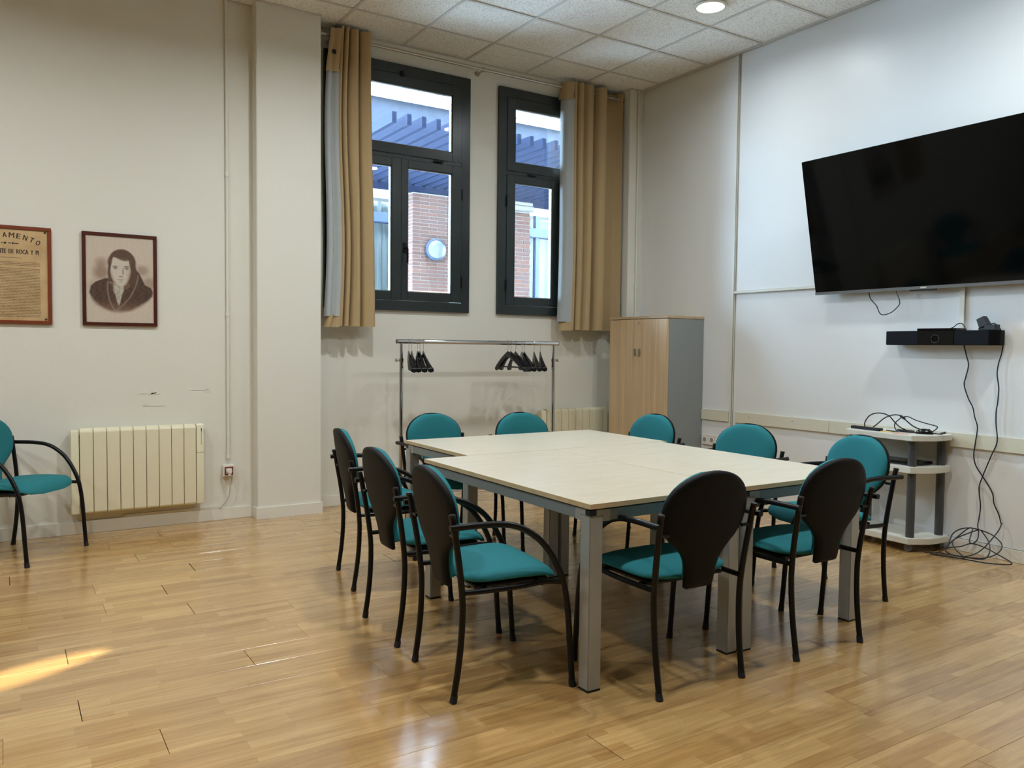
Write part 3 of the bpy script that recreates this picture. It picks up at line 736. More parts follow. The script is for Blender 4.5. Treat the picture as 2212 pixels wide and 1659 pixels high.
# ------------------------------------------------------------------ chairs
def make_chair():
    t = thing('armchair', '', 'chair')
    def interp(tab, z):
        for (a, va), (b, vb) in zip(tab, tab[1:]):
            if z <= b:
                k = (z-a)/(b-a); k = k*k*(3-2*k) if False else k
                return va+(vb-va)*max(0, min(1, k))
        return tab[-1][1]
    Wt = [(.385, .060), (.392, .070), (.42, .073), (.47, .078), (.50, .087), (.525, .103), (.55, .128), (.58, .165), (.605, .188), (.635, .204), (.67, .2135), (.70, .215), (.73, .2105), (.76, .1965), (.785, .1760), (.805, .1505), (.820, .1240), (.832, .0950), (.840, .0660), (.8452, .0330), (.847, .004)]
    Ut = [(.385, .040), (.45, .030), (.55, .012), (.69, -.012), (.78, -.026), (.85, -.040)]
    zs = []
    for (a, _), (b, _) in zip(Wt, Wt[1:]):
        n = max(1, int((b-a)/.011)); zs += [a+(b-a)*k/n for k in range(n)]
    zs.append(.847)
    ns = 18
    def side(f, zlist, shrink, zlo, zhi):
        G = []
        for z in zlist:
            w = max(.002, interp(Wt, z)-shrink)
            row = []
            for k in range(ns+1):
                s = math.sin((k/ns-.5)*PI)
                row.append(f(z, s, w))
            G.append(row)
        return G
    dish = lambda s, w: .018*(s*w/.215)**2
    def edge(s, z, zlo, zhi, p=7):
        q = 1-abs(s)**p; h = min(1, max(0, (z-zlo)/.02)); g = min(1, max(0, (zhi-z)/.022))
        return math.sqrt(max(0, q))*math.sqrt(h*(2-h))*math.sqrt(g*(2-g))
    F = side(lambda z, s, w: (interp(Ut, z)+dish(s, w)+.004, w*s, z), zs, 0, .385, .847)
    B = side(lambda z, s, w: (interp(Ut, z)+dish(s, w)-.006-.017*edge(s, z, .385, .847), w*s, z), zs, 0, .385, .847)
    part('back_shell', MB().pad(F, B), 'shell_plastic', t, world=False, ang=50)
    zc = [z for z in zs if z >= .415 and z <= .842]
    F = side(lambda z, s, w: (interp(Ut, z)+dish(s, w)+.008+.030*edge(s, z, .405, .846, 4), w*s, z), zc, .006, .415, .842)
    B = side(lambda z, s, w: (interp(Ut, z)+dish(s, w)+.0045, w*s, z), zc, .006, .415, .842)
    part('back_cushion', MB().pad(F, B), 'teal_fabric', t, world=False, ang=70)
    # seat: u is depth, w is width
    us = [.058+(.452-.058)*k/22 for k in range(23)]
    def hw(u):
        k = (u-.255)/.197
        return .236*(1-abs(k)**5.5)**(1/3.0)*(1-.05*k*(-1)) if abs(k) < 1 else .06
    T_, B_ = [], []
    for u in us:
        w = max(.09, hw(u)); rt, rb = [], []
        k = (u-.058)/(.452-.058)
        base = .452+.016*math.sin(min(1, k*1.15)*PI*.62)
        drop = .040*max(0, (k-.72)/.28)**2.2
        ek = (1-(2*k-1)**8)
        for j in range(21):
            s = math.sin((j/20-.5)*PI)
            e = math.sqrt(max(0, (1-abs(s)**5)*ek))
            side_lift = .010*(abs(s)**2)*(1-k)
            zt = base-drop+side_lift
            rt.append((u, w*s, zt-.026+.026*e+.006*math.cos(s*PI/2)*ek)); rb.append((u, w*s, zt-.028-.014*e))
        T_.append(rt); B_.append(rb)
    part('seat', MB().pad(T_, B_), 'teal_fabric', t, world=False, ang=70)
    part('seat_pan', MB().box(.09, .40, -.19, .19, .402, .416), 'black_plastic', t, world=False, bevel=.004)
    for s in (-1, 1):
        lg = part('leg', MB().tube([(0, s*.215, .012), (.014, s*.2165, .10), (.025, s*.219, .2), (.030, s*.222, .30), (.0285, s*.225, .38), (.016, s*.230, .49), (-.002, s*.235, .60), (-.0125, s*.238, .665), (-.020, s*.240, .696)], .0122, 12, smooth=4), 'black_tube', t, world=False)
        part('foot_cap', MB().tube([(-.002, s*.2148, 0), (.0005, s*.215, .006), (.004, s*.2155, .028)], [.0146, .0142, .0132], 12), 'rubber', lg, world=False)
        part('end_cap', MB().tube([(-.0195, s*.240, .692), (-.0205, s*.2402, .700)], [.0135, .0125], 12), 'black_plastic', lg, world=False)
        ar = part('arm_leg', MB().tube([(-.036, s*.263, .657), (.0, s*.263, .657), (.06, s*.263, .658), (.125, s*.263, .657), (.19, s*.263, .651), (.25, s*.263, .632), (.3135, s*.263, .591), (.36, s*.263, .541), (.398, s*.263, .480), (.427, s*.263, .413), (.444, s*.263, .33), (.453, s*.263, .25), (.463, s*.263, .12), (.472, s*.263, .012)], .0122, 12, smooth=4), 'black_tube', t, world=False)
        part('foot_cap', MB().tube([(.474, s*.263, 0), (.473, s*.263, .006), (.470, s*.263, .028)], [.0146, .0142, .0132], 12), 'rubber', ar, world=False)
        part('side_rail', MB().tube([(.030, s*.222, .405), (.10, s*.226, .404), (.25, s*.232, .406), (.36, s*.238, .414), (.432, s*.260, .412)], .0105, 10, smooth=4), 'black_tube', t, world=False)
        part('back_bracket', MB().tube([(-.006, s*.233, .615), (-.004, s*.19, .615)], .007, 8), 'black_tube', t, world=False)
    part('crossbar', MB().cyl((.13, -.226, .402), (.13, .226, .402), .009, 10), 'black_tube', t, world=False)
    part('crossbar', MB().cyl((.35, -.236, .408), (.35, .236, .408), .009, 10), 'black_tube', t, world=False)
    return t
chair0 = make_chair()
CH = [
 (1.398, 2.758, -6.6, 'teal chair with black shell back, front one of the row left of the table'),
 (1.439, 3.370, -3.6, 'teal chair with black shell back, middle of the row left of the table'),
 (1.593, 4.219, -9.6, 'teal chair with black shell back, rear of the row left of the table'),
 (2.251, 2.166, 88.8, 'teal chair seen from behind at the near table edge, left of two'),
 (3.009, 2.157, 89.7, 'teal chair seen from behind at the near table edge, right of two'),
 (3.910, 2.661, 169.3, 'teal chair facing left in front of the equipment trolley'),
 (3.861, 3.396, 188.2, 'teal chair facing left in front of the beige wall rail'),
 (3.833, 4.210, 182.8, 'teal chair facing left in front of the oak cabinet'),
 (2.482, 4.904, -86.8, 'teal chair at the far table edge by the left rack post'),
 (3.076, 4.715, -92.5, 'teal chair at the far table edge by the right rack post'),
 (-0.094, 5.873, -39.5, 'teal chair standing alone against the wall beside the cream radiator'),
]
for i, (x, y, a, lab) in enumerate(CH):
    c = chair0 if i == 0 else copy_tree(chair0)
    c.location = (x, y, 0); c.rotation_euler = (0, 0, math.radians(a))
    c['label'] = lab; c['group'] = 'teal armchairs'

# ------------------------------------------------------------------ wardrobe cabinet
x0, x1, y0, y1, zt = 4.863, 5.296, 5.170, 5.952, 1.592
t = thing('cabinet', 'tall oak fronted cabinet with grey sides in the corner', 'cabinet', ((x0+x1)/2, (y0+y1)/2, 0))
part('body', box(x0+.020, x1, y0, y1, .03, zt-.022), 'cabinet_grey', t, bevel=.0015, seg=1)
part('plinth', box(x0+.05, x1-.02, y0+.02, y1-.02, 0, .03), 'black_plastic', t)
part('top_panel', box(x0-.002, x1+.003, y0-.004, y1+.004, zt-.022, zt), 'oak_top', t, bevel=.0015, seg=1)
ym = (y0+y1)/2
for a, b, s in ((y0+.0015, ym-.001, -1), (ym+.001, y1-.0015, 1)):
    d = part('door', box(x0, x0+.0185, a, b, .04, zt-.026), 'oak_door', t, bevel=.001, seg=1)
    part('handle', box(x0-.020, x0, (b-.040 if s < 0 else a+.016), (b-.016 if s < 0 else a+.040), 1.24, 1.30), 'brushed_metal', d, bevel=.003)
    if s < 0: part('lock', MB().lathe([(.012, 0), (.012, -.004), (.007, -.010)], 16, (x0, b-.02, 1.535), 'X'), 'chrome', d)

# ------------------------------------------------------------------ clothes rack with hangers
RYK = 5.80; RZK = 1.338; RX0, RX1 = 2.645, 4.105
t = thing('clothes_rack', 'chrome rolling clothes rack below the windows', 'clothes rack', ((RX0+RX1)/2, RYK, 0))
part('rail', MB().cyl((RX0-.035, RYK, RZK), (RX1+.045, RYK, RZK), .0175, 18), 'chrome', t)
for x, s in ((RX0-.035, -1), (RX1+.045, 1)):
    part('end_plug', MB().cyl((x, RYK, RZK), (x+s*.006, RYK, RZK), .0178, 18), 'silver', t)
for x, s in ((RX0, -1), (RX1, 1)):
    p = part('post', MB().cyl((x, RYK, .10), (x, RYK, 1.20), .0160, 16), 'chrome', t)
    part('inner_post', MB().cyl((x, RYK, 1.19), (x, RYK, RZK-.006), .0125, 16), 'chrome', t)
    part('collar', MB().cyl((x, RYK, 1.178), (x, RYK, 1.206), .019, 16), 'chrome', t)
    part('knob', MB().tube([(x+s*.018, RYK, 1.192), (x+s*.034, RYK, 1.192), (x+s*.036, RYK, 1.192), (x+s*.048, RYK, 1.192)], [.005, .005, .013, .015], 10), 'brushed_metal', t)
    part('foot', MB().cyl((x, RYK-.21, .10), (x, RYK+.21, .10), .015, 12), 'chrome', t)
    for q in (-.19, .19):
        part('caster', MB().cyl((x-.012, RYK+q, .0375), (x+.012, RYK+q, .0375), .0375, 16).box(x-.016, x+.016, RYK+q-.012, RYK+q+.012, .045, .09), 'rubber', t)
part('lower_rail', MB().cyl((RX0, RYK, .115), (RX1, RYK, .115), .011, 12), 'chrome', t)
def make_hanger():
    h = thing('coat_hanger', '', 'hanger')
    N = 22; F, B = [], []
    def arm(u):   # u in -1..1 : centre height, half height, half thickness
        a = abs(u)
        z = -.095 - .125*a**1.25
        hh = .020 + .006*(1-a)**2
        th = .007 + .016*a**1.5
        return z, hh, th
    for s in (-1, 1):
        pass
    F, B = [], []
    for i in range(2*N+1):
        u = -1+i/N; z, hh, th = arm(u); x = .21*u; sg = 1
        bend = .030*abs(u)**2
        rowf, rowb = [], []
        for k in range(7):
            q = k/6*2-1
            e = math.sqrt(max(0, 1-abs(q)**3))
            rowf.append((x, bend-th*e, z+hh*q)); rowb.append((x, bend+th*e, z+hh*q))
        F.append(rowf); B.append(rowb)
    part('body', MB().pad(F, B), 'black_hanger', h, world=False, ang=60)
    part('trouser_bar', MB().cyl((-.175, .024, -.205), (.175, .024, -.205), .0045, 8), 'black_tube', h, world=False)
    pts = [(-.004, 0, -.085), (0, 0, -.05), (.012, 0, -.030)]
    for k in range(9):
        a = -.55*PI + k*(1.45*PI)/8
        pts.append((.0215*math.cos(a)*1.0-.002, 0, .0215*math.sin(a)))
    part('hook', MB().tube(pts, .0016, 6, smooth=3), 'chrome', h, world=False)
    return h
simple('black_hanger', srgb(16, 16, 18), 0.22, spec=0.5)
hg0 = make_hanger()
HL = [(2.709, 112), (2.735, 118), (2.787, 122), (2.806, 114), (2.836, 108)]
HR = [(3.631, 88), (3.660, 92), (3.708, 100), (3.773, 113), (3.797, 108), (3.899, 119), (3.964, 122)]
ordn = ['first', 'second', 'third', 'fourth', 'fifth', 'sixth', 'seventh']
for gi, (lst, side) in enumerate(((HL, 'left post'), (HR, 'right post'))):
    for i, (x, a) in enumerate(lst):
        h = hg0 if (gi == 0 and i == 0) else copy_tree(hg0)
        h.location = (x, RYK, RZK+.0005); h.rotation_euler = (0, 0, math.radians(-a+180 if gi == 9 else -a))
        num = ordn[i] if gi == 0 else ordn[len(lst)-1-i]
        h['label'] = 'black plastic coat hanger, %s from the %s of the rack' % (num, side)
        h['group'] = 'black coat hangers'

# ------------------------------------------------------------------ radiators
def radiator(x0, yw, ends, n, sec, z0, z1, label, control):
    t = thing('radiator', label, 'radiator', (x0, yw, z0), group='cream radiators')
    yb, yf = yw-.022, yw-.095
    def prof(zt):
        pts = [(yb, z0), (yb, zt-.012)]
        for k in range(7):
            a = PI/2*k/6
            pts.append((yf+.045-.045*math.sin(a), zt-.030+.030*math.cos(a)))
        pts += [(yf, z0+.012), (yf+.010, z0)]
        return pts
    x = x0
    part('end_panel', MB().prism([(yb, z0), (yb, z1-.012), (yf+.015, z1-.012), (yf+.006, z1-.03), (yf+.006, z0)], 0, x, x+ends-.003), 'radiator_cream', t, bevel=.003)
    x += ends
    me = MB().prism(prof(z1), 0, .0015, sec-.0015).mesh('section', 'radiator_cream', bevel=.003, off=(0, yw, z0))
    for i in range(n):
        o = bpy.data.objects.new('section', me); C.objects.link(o); o.parent = t; o.location = (x-x0, 0, 0); x += sec
    e = part('end_panel', MB().prism([(yb, z0+.003), (yb, z1), (yf+.01, z1), (yf+.002, z1-.012), (yf+.002, z0+.003)], 0, x+.003, x+ends), 'radiator_cream', t, bevel=.003)
    if control:
        part('control_panel', box(x+.034, x+.038, yf-.001, yf+.002, z1-.055, z1-.03), 'black_plastic', e)
        part('control_slot', box(x+.035, x+.037, yf-.0005, yf+.002, z1-.15, z1-.06), 'seam_grey', e)
        part('joint', box(x+.003, x+ends, yf+.0012, yf+.0025, z1-.205, z1-.202), 'seam_grey', e)
    core = MB().box(x0+.01, x+ends-.01, yf+.03, yb-.002, z0+.03, z1-.045)
    part('core', core, 'dark_gap', t)
    part('wall_bracket', box(x0+.15, x0+.19, yb, yw-.0005, z0+.1, z1-.1).box(x-.15, x-.11, yb, yw-.0005, z0+.1, z1-.1), 'radiator_cream', t)
    return t
radiator(.376, YL, .052, 9, .0821, .150, .727, 'cream electric radiator on the wall under the portrait', True)
radiator(4.235, YW, .060, 8, .0835, .150, .727, 'cream electric radiator behind the clothes rack', False)

# ------------------------------------------------------------------ red framed socket, plug, cable, cable duct
t = thing('wall_socket', 'white wall socket with a red square frame and plug', 'socket', (1.405, YL, .366))
x, z = 1.405, .366
part('back_box', box(x-.041, x+.041, YL-.042, YL, z-.042, z+.042), 'socket_white', t, bevel=.004)
fr = MB()
for a in ((x-.030, x+.030, z+.022, z+.030), (x-.030, x+.030, z-.030, z-.022), (x-.030, x-.022, z-.022, z+.022), (x+.022, x+.030, z-.022, z+.022)):
    fr.box(a[0], a[1], YL-.0445, YL-.042, a[2], a[3])
part('red_frame', fr, 'socket_red', t)
t = thing('plug', 'white plug and cord in the red framed socket', 'plug', (x, YL-.0425, z))
part('plug_body', MB().lathe([(.019, -.0425), (.020, -.060), (.016, -.075)], 20, (x, YL, z), 'Y').box(x-.009, x+.009, YL-.072, YL-.052, z-.034, z), 'socket_white', t, bevel=.002)
part('cord', MB().tube([(x, YL-.060, z-.030), (x+.004, YL-.058, z-.09), (x+.004, YL-.045, z-.16), (x-.010, YL-.03, z-.215), (x-.045, YL-.02, z-.262), (x-.06, YL-.016, z-.274)], .0036, 8, smooth=4), 'cable_white', t)
one('cable_duct', MB().box(.70, 1.345, YL-.012, YL, .0885, .106).tube([(.80, YL-.012, .100), (.86, YL-.03, .125), (.98, YL-.04, .142), (1.04, YL-.05, .158)], .0035, 8, smooth=3), 'pvc_trim', 'thin white cable duct on the skirting under the radiator', 'cable duct')

# ------------------------------------------------------------------ triple socket by the cabinet
t = thing('triple_socket', 'white triple socket low on the wall beside the cabinet', 'socket', (XR-.008, 5.02, .50))
part('plate', box(XR-.028, XR-.0085, 4.905, 5.150, .455, .550), 'socket_white', t, bevel=.005)
for y in (5.115, 5.03, 4.945):
    part('outlet', MB().lathe([(.026, -.0285), (.024, -.030), (.021, -.0295)], 20, (XR, y, .502), 'X'), 'socket_white', t)
    part('outlet_hole', MB().lathe([(.0205, -.0290), (.0200, -.0300)], 20, (XR, y, .502), 'X'), 'seam_grey' if y > 5.0 else 'socket_white', t)
t = thing('white_plug', 'round white plug in the triple socket', 'plug', (XR-.031, 4.945, .502))
part('plug_body', MB().lathe([(.020, -.0305), (.021, -.055), (.015, -.068)], 20, (XR, 4.945, .505), 'X'), 'socket_white', t)
part('cord', MB().tube([(XR-.055, 4.94, .49), (XR-.06, 4.935, .44), (XR-.055, 4.935, .3), (XR-.05, 4.93, .12), (XR-.05, 4.90, .02)], .0035, 8, smooth=3), 'cable_white', t)

# ------------------------------------------------------------------ pictures
def picture(x0, x1, z0, z1, label, cat):
    t = thing('framed_picture' if cat == 'picture' else 'framed_document', label, cat, ((x0+x1)/2, YL, (z0+z1)/2))
    w = .0225; ya, yb = YL-.020, YL-.001
    for a in ((x0, x1, z1-w, z1), (x0, x1, z0, z0+w), (x0, x0+w, z0+w, z1-w), (x1-w, x1, z0+w, z1-w)):
        part('frame_rail', box(a[0], a[1], ya, yb, a[2], a[3]), 'frame_dark' if cat == 'picture' else 'frame_wood', t, bevel=.002, seg=1)
    return t, (x0+w, x1-w, z0+w, z1-w)
t, (a, b, c, d) = picture(.463, .929, 1.420, 2.051, 'sepia portrait drawing of a man in a dark wood frame', 'picture')
def sm(e0, e1, x):
    k = max(0, min(1, (x-e0)/(e1-e0))); return k*k*(3-2*k)
def portrait(u, v):
    paper = Vector((.600, .505, .415)); dark = Vector((.075, .045, .032)); brown = Vector((.25, .145, .095)); light = Vector((.62, .555, .46))
    n = .5+.5*math.sin(u*61+math.sin(v*37)*2)*math.sin(v*53+u*17)
    col = paper.copy()
    def blend(cc, k):
        nonlocal col
        k = max(0, min(1, k)); col = col*(1-k)+cc*k
    ell = lambda cx, cy, rx, ry: math.sqrt(((u-cx)/rx)**2+((v-cy)/ry)**2)
    def edge(tab, t):          # piecewise linear outline table
        for (a, va), (b, vb) in zip(tab, tab[1:]):
            if t <= b: return va+(vb-va)*max(0, (t-a)/(b-a))
        return tab[-1][1]
    # smudged background
    for cx, cy, rx, ry, k in ((.22, .30, .13, .075, .5), (.22, .42, .16, .13, .75), (.83, .38, .13, .085, .6), (.93, .53, .14, .10, .6), (.10, .60, .10, .12, .4)):
        blend(brown, k*(1-sm(.25, 1.15, ell(cx, cy, rx, ry))))
    # coat: outline of left and right edge by height
    L = edge([(.46, .34), (.50, .24), (.53, .14), (.58, .07), (.66, .045), (.74, .09), (.80, .16), (.86, .30), (.90, .42)], v)
    Rr_ = edge([(.36, .72), (.42, .79), (.50, .84), (.55, .87), (.58, .96), (.63, .99), (.68, .98), (.74, .91), (.80, .80), (.86, .66), (.90, .50)], v)
    sft = .012+.075*sm(.64, .86, v)
    k = sm(L-sft, L+sft, u)*(1-sm(Rr_-sft, Rr_+sft, u))*sm(.47 if u < .4 else .36, .50 if u < .4 else .39, v)*(1-sm(.84, .915, v))
    blend(dark.lerp(brown, .18*n + .62*sm(.72, .88, v)), k)
    # hair mass, sideburns
    blend(dark.lerp(brown, .30*n+.12), 1-sm(.90, 1.05, ell(.525, .30, .215, .150)))
    blend(dark.lerp(brown, .15+.2*n), 1-sm(.80, 1.15, ell(.365, .42, .052, .115))); blend(dark.lerp(brown, .2), 1-sm(.80, 1.12, ell(.685, .42, .060, .14)))
    # neck shade, cravat
    blend(dark.lerp(brown, .55), (1-sm(.9, 1.1, ell(.51, .56, .14, .05))))
    hw = edge([(.54, .075), (.62, .085), (.68, .050), (.80, .014)], v)
    if .545 < v < .82: blend(light*(.72+.28*n)*(.9+.1*math.sin(u*190)), (1-sm(hw*.7, hw*1.15, abs(u-.472)))*.95*(1-sm(.76, .82, v)))
    # face
    fw = edge([(.22, .105), (.26, .118), (.34, .140), (.40, .152), (.46, .145), (.51, .118), (.55, .085), (.575, .045)], v)
    k = (1-sm(fw-.010, fw+.010, abs(u-.505)))*sm(.232, .25, v)*(1-sm(.562, .578, v))
    face = light.lerp(brown, .06+.30*sm(.55, .66, u)*sm(.28, .36, v)+.55*sm(fw-.05, fw, abs(u-.505))*sm(.36, .46, v))
    blend(face, k)
    # fringe falling over the brow
    blend(dark.lerp(brown, .25), .95*(1-sm(-.012, .014, v-(.243+.035*math.cos((u-.56)*11)-.05*abs(u-.60))))*(1-sm(.95, 1.05, ell(.525, .30, .20, .16))))
    for ex, sg in ((.425, -1), (.590, 1)):
        blend(dark, .75*(1-sm(.4, 1.1, ell(ex, .343-.06*(u-ex)*sg*0, .058, .009))))
        blend(brown.lerp(dark, .35), .60*(1-sm(.2, 1.1, ell(ex, .365, .050, .020))))
        blend(light, .55*(1-sm(.3, 1.1, ell(ex, .369, .034, .009))))
        blend(dark, .90*(1-sm(.4, 1.1, ell(ex+.004, .368, .014, .011))))
        blend(dark, .60*(1-sm(.4, 1.1, ell(ex, .358, .040, .004))))
    blend(brown.lerp(dark, .45), .75*(1-sm(.2, 1.1, ell(.540, .405, .016, .060))))
    blend(light*1.05, .5*(1-sm(.2, 1.1, ell(.510, .41, .010, .055))))
    blend(brown.lerp(dark, .55), .75*(1-sm(.3, 1.1, ell(.505, .462, .042, .010))))
    blend(dark.lerp(brown, .25), .85*(1-sm(.3, 1.1, ell(.502, .497, .066, .006)))); blend(brown, .55*(1-sm(.3, 1.1, ell(.508, .512, .046, .008)))); blend(brown, .35*(1-sm(.3, 1.1, ell(.505, .532, .05, .007))))
    # lapels
    for (ax, ay, bx, by, cx, cy) in ((.315, .53, .29, .72, .415, .86), (.765, .44, .73, .68, .44, .86), (.345, .535, .37, .54, .42, .545)):
        best = 9
        for q in range(25):
            s_ = q/24; px = (1-s_)**2*ax+2*s_*(1-s_)*bx+s_*s_*cx; py = (1-s_)**2*ay+2*s_*(1-s_)*by+s_*s_*cy
            best = min(best, math.hypot((u-px), (v-py)*1.35))
        blend(brown.lerp(light, .30), .60*(1-sm(.004, .020, best)))
    return col*(.97+.05*n)
nx, nz = 120, 165
mb = MB(); G = [[(a+(b-a)*i/nx, YL-.012, c+(d-c)*j/nz) for i in range(nx+1)] for j in range(nz+1)]
mb.grid(G)
off = t.location
me = bpy.data.meshes.new('drawing'); me.from_pydata([tuple(Vector(p)-off) for p in mb.v], [], mb.f)
ca = me.color_attributes.new('Col', 'FLOAT_COLOR', 'POINT')
for j in range(nz+1):
    for i in range(nx+1):
        cc = portrait(i/nx, 1-j/nz); ca.data[j*(nx+1)+i].color = (cc.x, cc.y, cc.z, 1)
me.materials.append(MATS['print_colour']); part('drawing', me, None, t)
part('backing', box(a, b, YL-.0115, YL-.002, c, d), 'lining_cloth', t)

t, (a, b, c, d) = picture(-.196, .285, 1.420, 2.051, 'old printed document in a reddish wood frame cut by the left image edge', 'document')
part('paper', box(a, b, YL-.012, YL-.002, c, d), 'old_paper', t, smooth=False)
def text_mesh(s, size, bold=.0):
    cu = bpy.data.curves.new('txt', 'FONT'); cu.body = s; cu.size = size; cu.offset = bold; cu.resolution_u = 3
    ob = bpy.data.objects.new('txt', cu); C.objects.link(ob)
    bpy.context.view_layer.update()
    me = bpy.data.meshes.new_from_object(ob.evaluated_get(bpy.context.evaluated_depsgraph_get()))
    vs = [v.co.copy() for v in me.vertices]; fs = [tuple(p.vertices) for p in me.polygons]
    bpy.data.objects.remove(ob, do_unlink=True); bpy.data.curves.remove(cu); bpy.data.meshes.remove(me)
    return vs, fs
lt = MB()
def put(s, cx, cz, height, width=None, rot=0, bold=.0, left=False):
    vs, fs = text_mesh(s, 1.0, bold)
    if not vs: return
    xa, xb = min(v.x for v in vs), max(v.x for v in vs); ya, yb = min(v.y for v in vs), max(v.y for v in vs)
    kz = height/(yb-ya); kx = (width/(xb-xa)) if width else kz
    n0 = len(lt.v); cr, sr = math.cos(rot), math.sin(rot)
    for v in vs:
        px = (v.x-(xa if left else (xa+xb)/2))*kx; pz = (v.y-(ya+yb)/2)*kz
        lt.v.append((cx+px*cr-pz*sr, YL-.0124, cz+px*sr+pz*cr))
    lt.f += [tuple(n0+i for i in f) for f in fs]
    for q in (-1, 1):            # heavier strokes
        n1 = len(lt.v); lt.v += [(a_+q*.0011, b_-.0001*(q+2), c_) for (a_, b_, c_) in lt.v[n0:n0+len(vs)]]
        lt.f += [tuple(n1+i for i in f) for f in fs]
Rr = .36; xc = .0445; zc0 = 1.990
for i, ch in enumerate('TESTAMENTO'):
    s = (i-4.5)*.0375; ph = s/Rr*1.02
    put(ch, xc+Rr*math.sin(ph), zc0-Rr*(1-math.cos(ph)), .033, .022 if ch != 'M' else .029, -ph)
put('NTE  DE  ROCA  Y  PI', -.012, 1.886, .029, .224, 0, left=True)
for q, (xx, ww) in enumerate(((-.02, .012), (.006, .008), (.020, .014), (.045, .013), (.064, .010), (.076, .026))):
    n0 = len(lt.v); zz = 1.938; hh = .006 if q % 2 == 0 else .003
    lt.v += [(xx, YL-.0124, zz-hh), (xx+ww, YL-.0124, zz-hh), (xx+ww, YL-.0124, zz+hh), (xx, YL-.0124, zz+hh)]; lt.f.append((n0, n0+1, n0+2, n0+3))
n0 = len(lt.v); lt.v += [(-.05, YL-.0124, 1.8435), (.118, YL-.0124, 1.8450), (.118, YL-.0124, 1.8462), (-.05, YL-.0124, 1.8466)]; lt.f.append((n0, n0+1, n0+2, n0+3))
for zz in (2.018, 1.452):
    n0 = len(lt.v); lt.v += [(.243, YL-.0124, zz-.006), (.256, YL-.0124, zz-.006), (.256, YL-.0124, zz+.006), (.243, YL-.0124, zz+.006)]; lt.f.append((n0, n0+1, n0+2, n0+3))
part('lettering', lt, 'ink', t, smooth=False)

# ------------------------------------------------------------------ television
t = thing('television', 'large black flat screen television tilted forward on the panelled wall', 'television', (XR-.01, 3.10, 1.72))
Bt = Vector((5.208, 0, 1.723)); Tp = Vector((5.003, 0, 2.687)); up_ = (Tp-Bt).normalized(); nrm = Vector((-up_.z, 0, up_.x))   # nrm points into the room
TY0, TY1 = 2.262, 3.942
H = (Tp-Bt).length
def tvbox(y0, y1, h0, h1, d0, d1):
    m = MB(); n = 0
    pts = []
    for dd in (d0, d1):
        for hh, yy in ((h0, y0), (h0, y1), (h1, y1), (h1, y0)):
            p = Bt+up_*hh+nrm*dd; pts.append((p.x, yy, p.z))
    m.v = pts; m.f = [(0,1,2,3), (7,6,5,4), (0,4,5,1), (1,5,6,2), (2,6,7,3), (3,7,4,0)]
    return m
part('housing', tvbox(TY0, TY1, 0, H, -.030, -.004), 'black_plastic', t, bevel=.003)
part('rear_housing', tvbox(TY0+.25, TY1-.25, .05, H*.62, -.065, -.030), 'black_plastic', t, bevel=.01)
part('screen', tvbox(TY0+.003, TY1-.003, .018, H-.003, -.004, -.001), 'screen_black', t)
part('bottom_bezel', tvbox(TY0, TY1, -.004, .017, -.020, .000), 'silver', t)
part('badge', tvbox(3.075, 3.115, .003, .012, .0002, .0012), 'rail_beige', t)
part('receiver', tvbox(3.01, 3.20, -.016, -.0045, -.018, -.004), 'black_plastic', t, bevel=.003)
mb = MB()
for yy in (2.85, 3.35): mb.tube([(XR-.012, yy, 1.86), tuple(Bt+up_*.16+nrm*-.066+Vector((0, yy, 0)))], .012, 8).tube([(XR-.012, yy, 2.30), tuple(Bt+up_*.50+nrm*-.060+Vector((0, yy, 0)))], .012, 8)
mb.box(XR-.018, XR-.0102, 2.75, 3.45, 1.84, 2.34)
part('wall_mount', mb, 'black_tube', t)
def cable(name, pts, r, mat, label, cat='cable', smooth=5, loc=None):
    return one(name, MB().tube(pts, r, 7, smooth=smooth), mat, label, cat, loc=loc or pts[0])
cable('looped_cable', [(5.215, 3.500, 1.76)] + [(5.22, 3.504, 1.731), (5.22, 3.491, 1.675), (5.22, 3.443, 1.623), (5.22, 3.416, 1.571), (5.22, 3.388, 1.557), (5.22, 3.329, 1.571), (5.22, 3.276, 1.617), (5.22, 3.27, 1.649), (5.22, 3.296, 1.713)] + [(5.215, 3.305, 1.76)], .0036, 'cable_black', 'short black cable looping below the television')

# ------------------------------------------------------------------ camera bar
t = thing('camera_bar', 'black conference camera sound bar on the wall below the television', 'camera', (XR-.02, 2.97, 1.346))
xf = 5.178
bodyp = [(xf, 2.645), (xf+.045, 2.600), (XR-.030, 2.600), (XR-.030, 3.335), (xf, 3.335)]
part('bar_body', MB().prism(bodyp[::-1], 2, 1.346, 1.440), 'bar_black', t, bevel=.003)
part('centre_block', box(xf-.002, XR-.045, 2.862, 3.108, 1.346, 1.449).box(xf-.002, xf+.115, 2.850, 3.112, 1.440, 1.456), 'bar_gloss', t, bevel=.002)
part('lens_ring', MB().tube([(xf-.004, 2.985+.0255*math.cos(a*PI/16), 1.387+.0255*math.sin(a*PI/16)) for a in range(33)], .0016, 6, cap=False), 'ring_grey', t)
part('lens', MB().lathe([(.022, -.0015), (.022, -.004), (.016, -.003)], 28, (xf, 2.985, 1.387), 'X'), 'screen_black', t)
part('wall_bracket', box(XR-.030, XR-.0085, 2.75, 3.2, 1.36, 1.43), 'black_tube', t)
t = thing('power_adapter', 'grey folded power adapter lying on the camera bar', 'adapter', (5.225, 2.67, 1.441))
part('block', box(5.205, 5.262, 2.622, 2.694, 1.4412, 1.476), 'adapter_grey', t, bevel=.003)
m = MB(); m.v = [(x, y, z) for x in (5.205, 5.250) for (y, z) in ((2.668, 1.478), (2.722, 1.452), (2.742, 1.508), (2.698, 1.530))]
m.f = [(0,1,2,3), (7,6,5,4), (0,4,5,1), (1,5,6,2), (2,6,7,3), (3,7,4,0)]
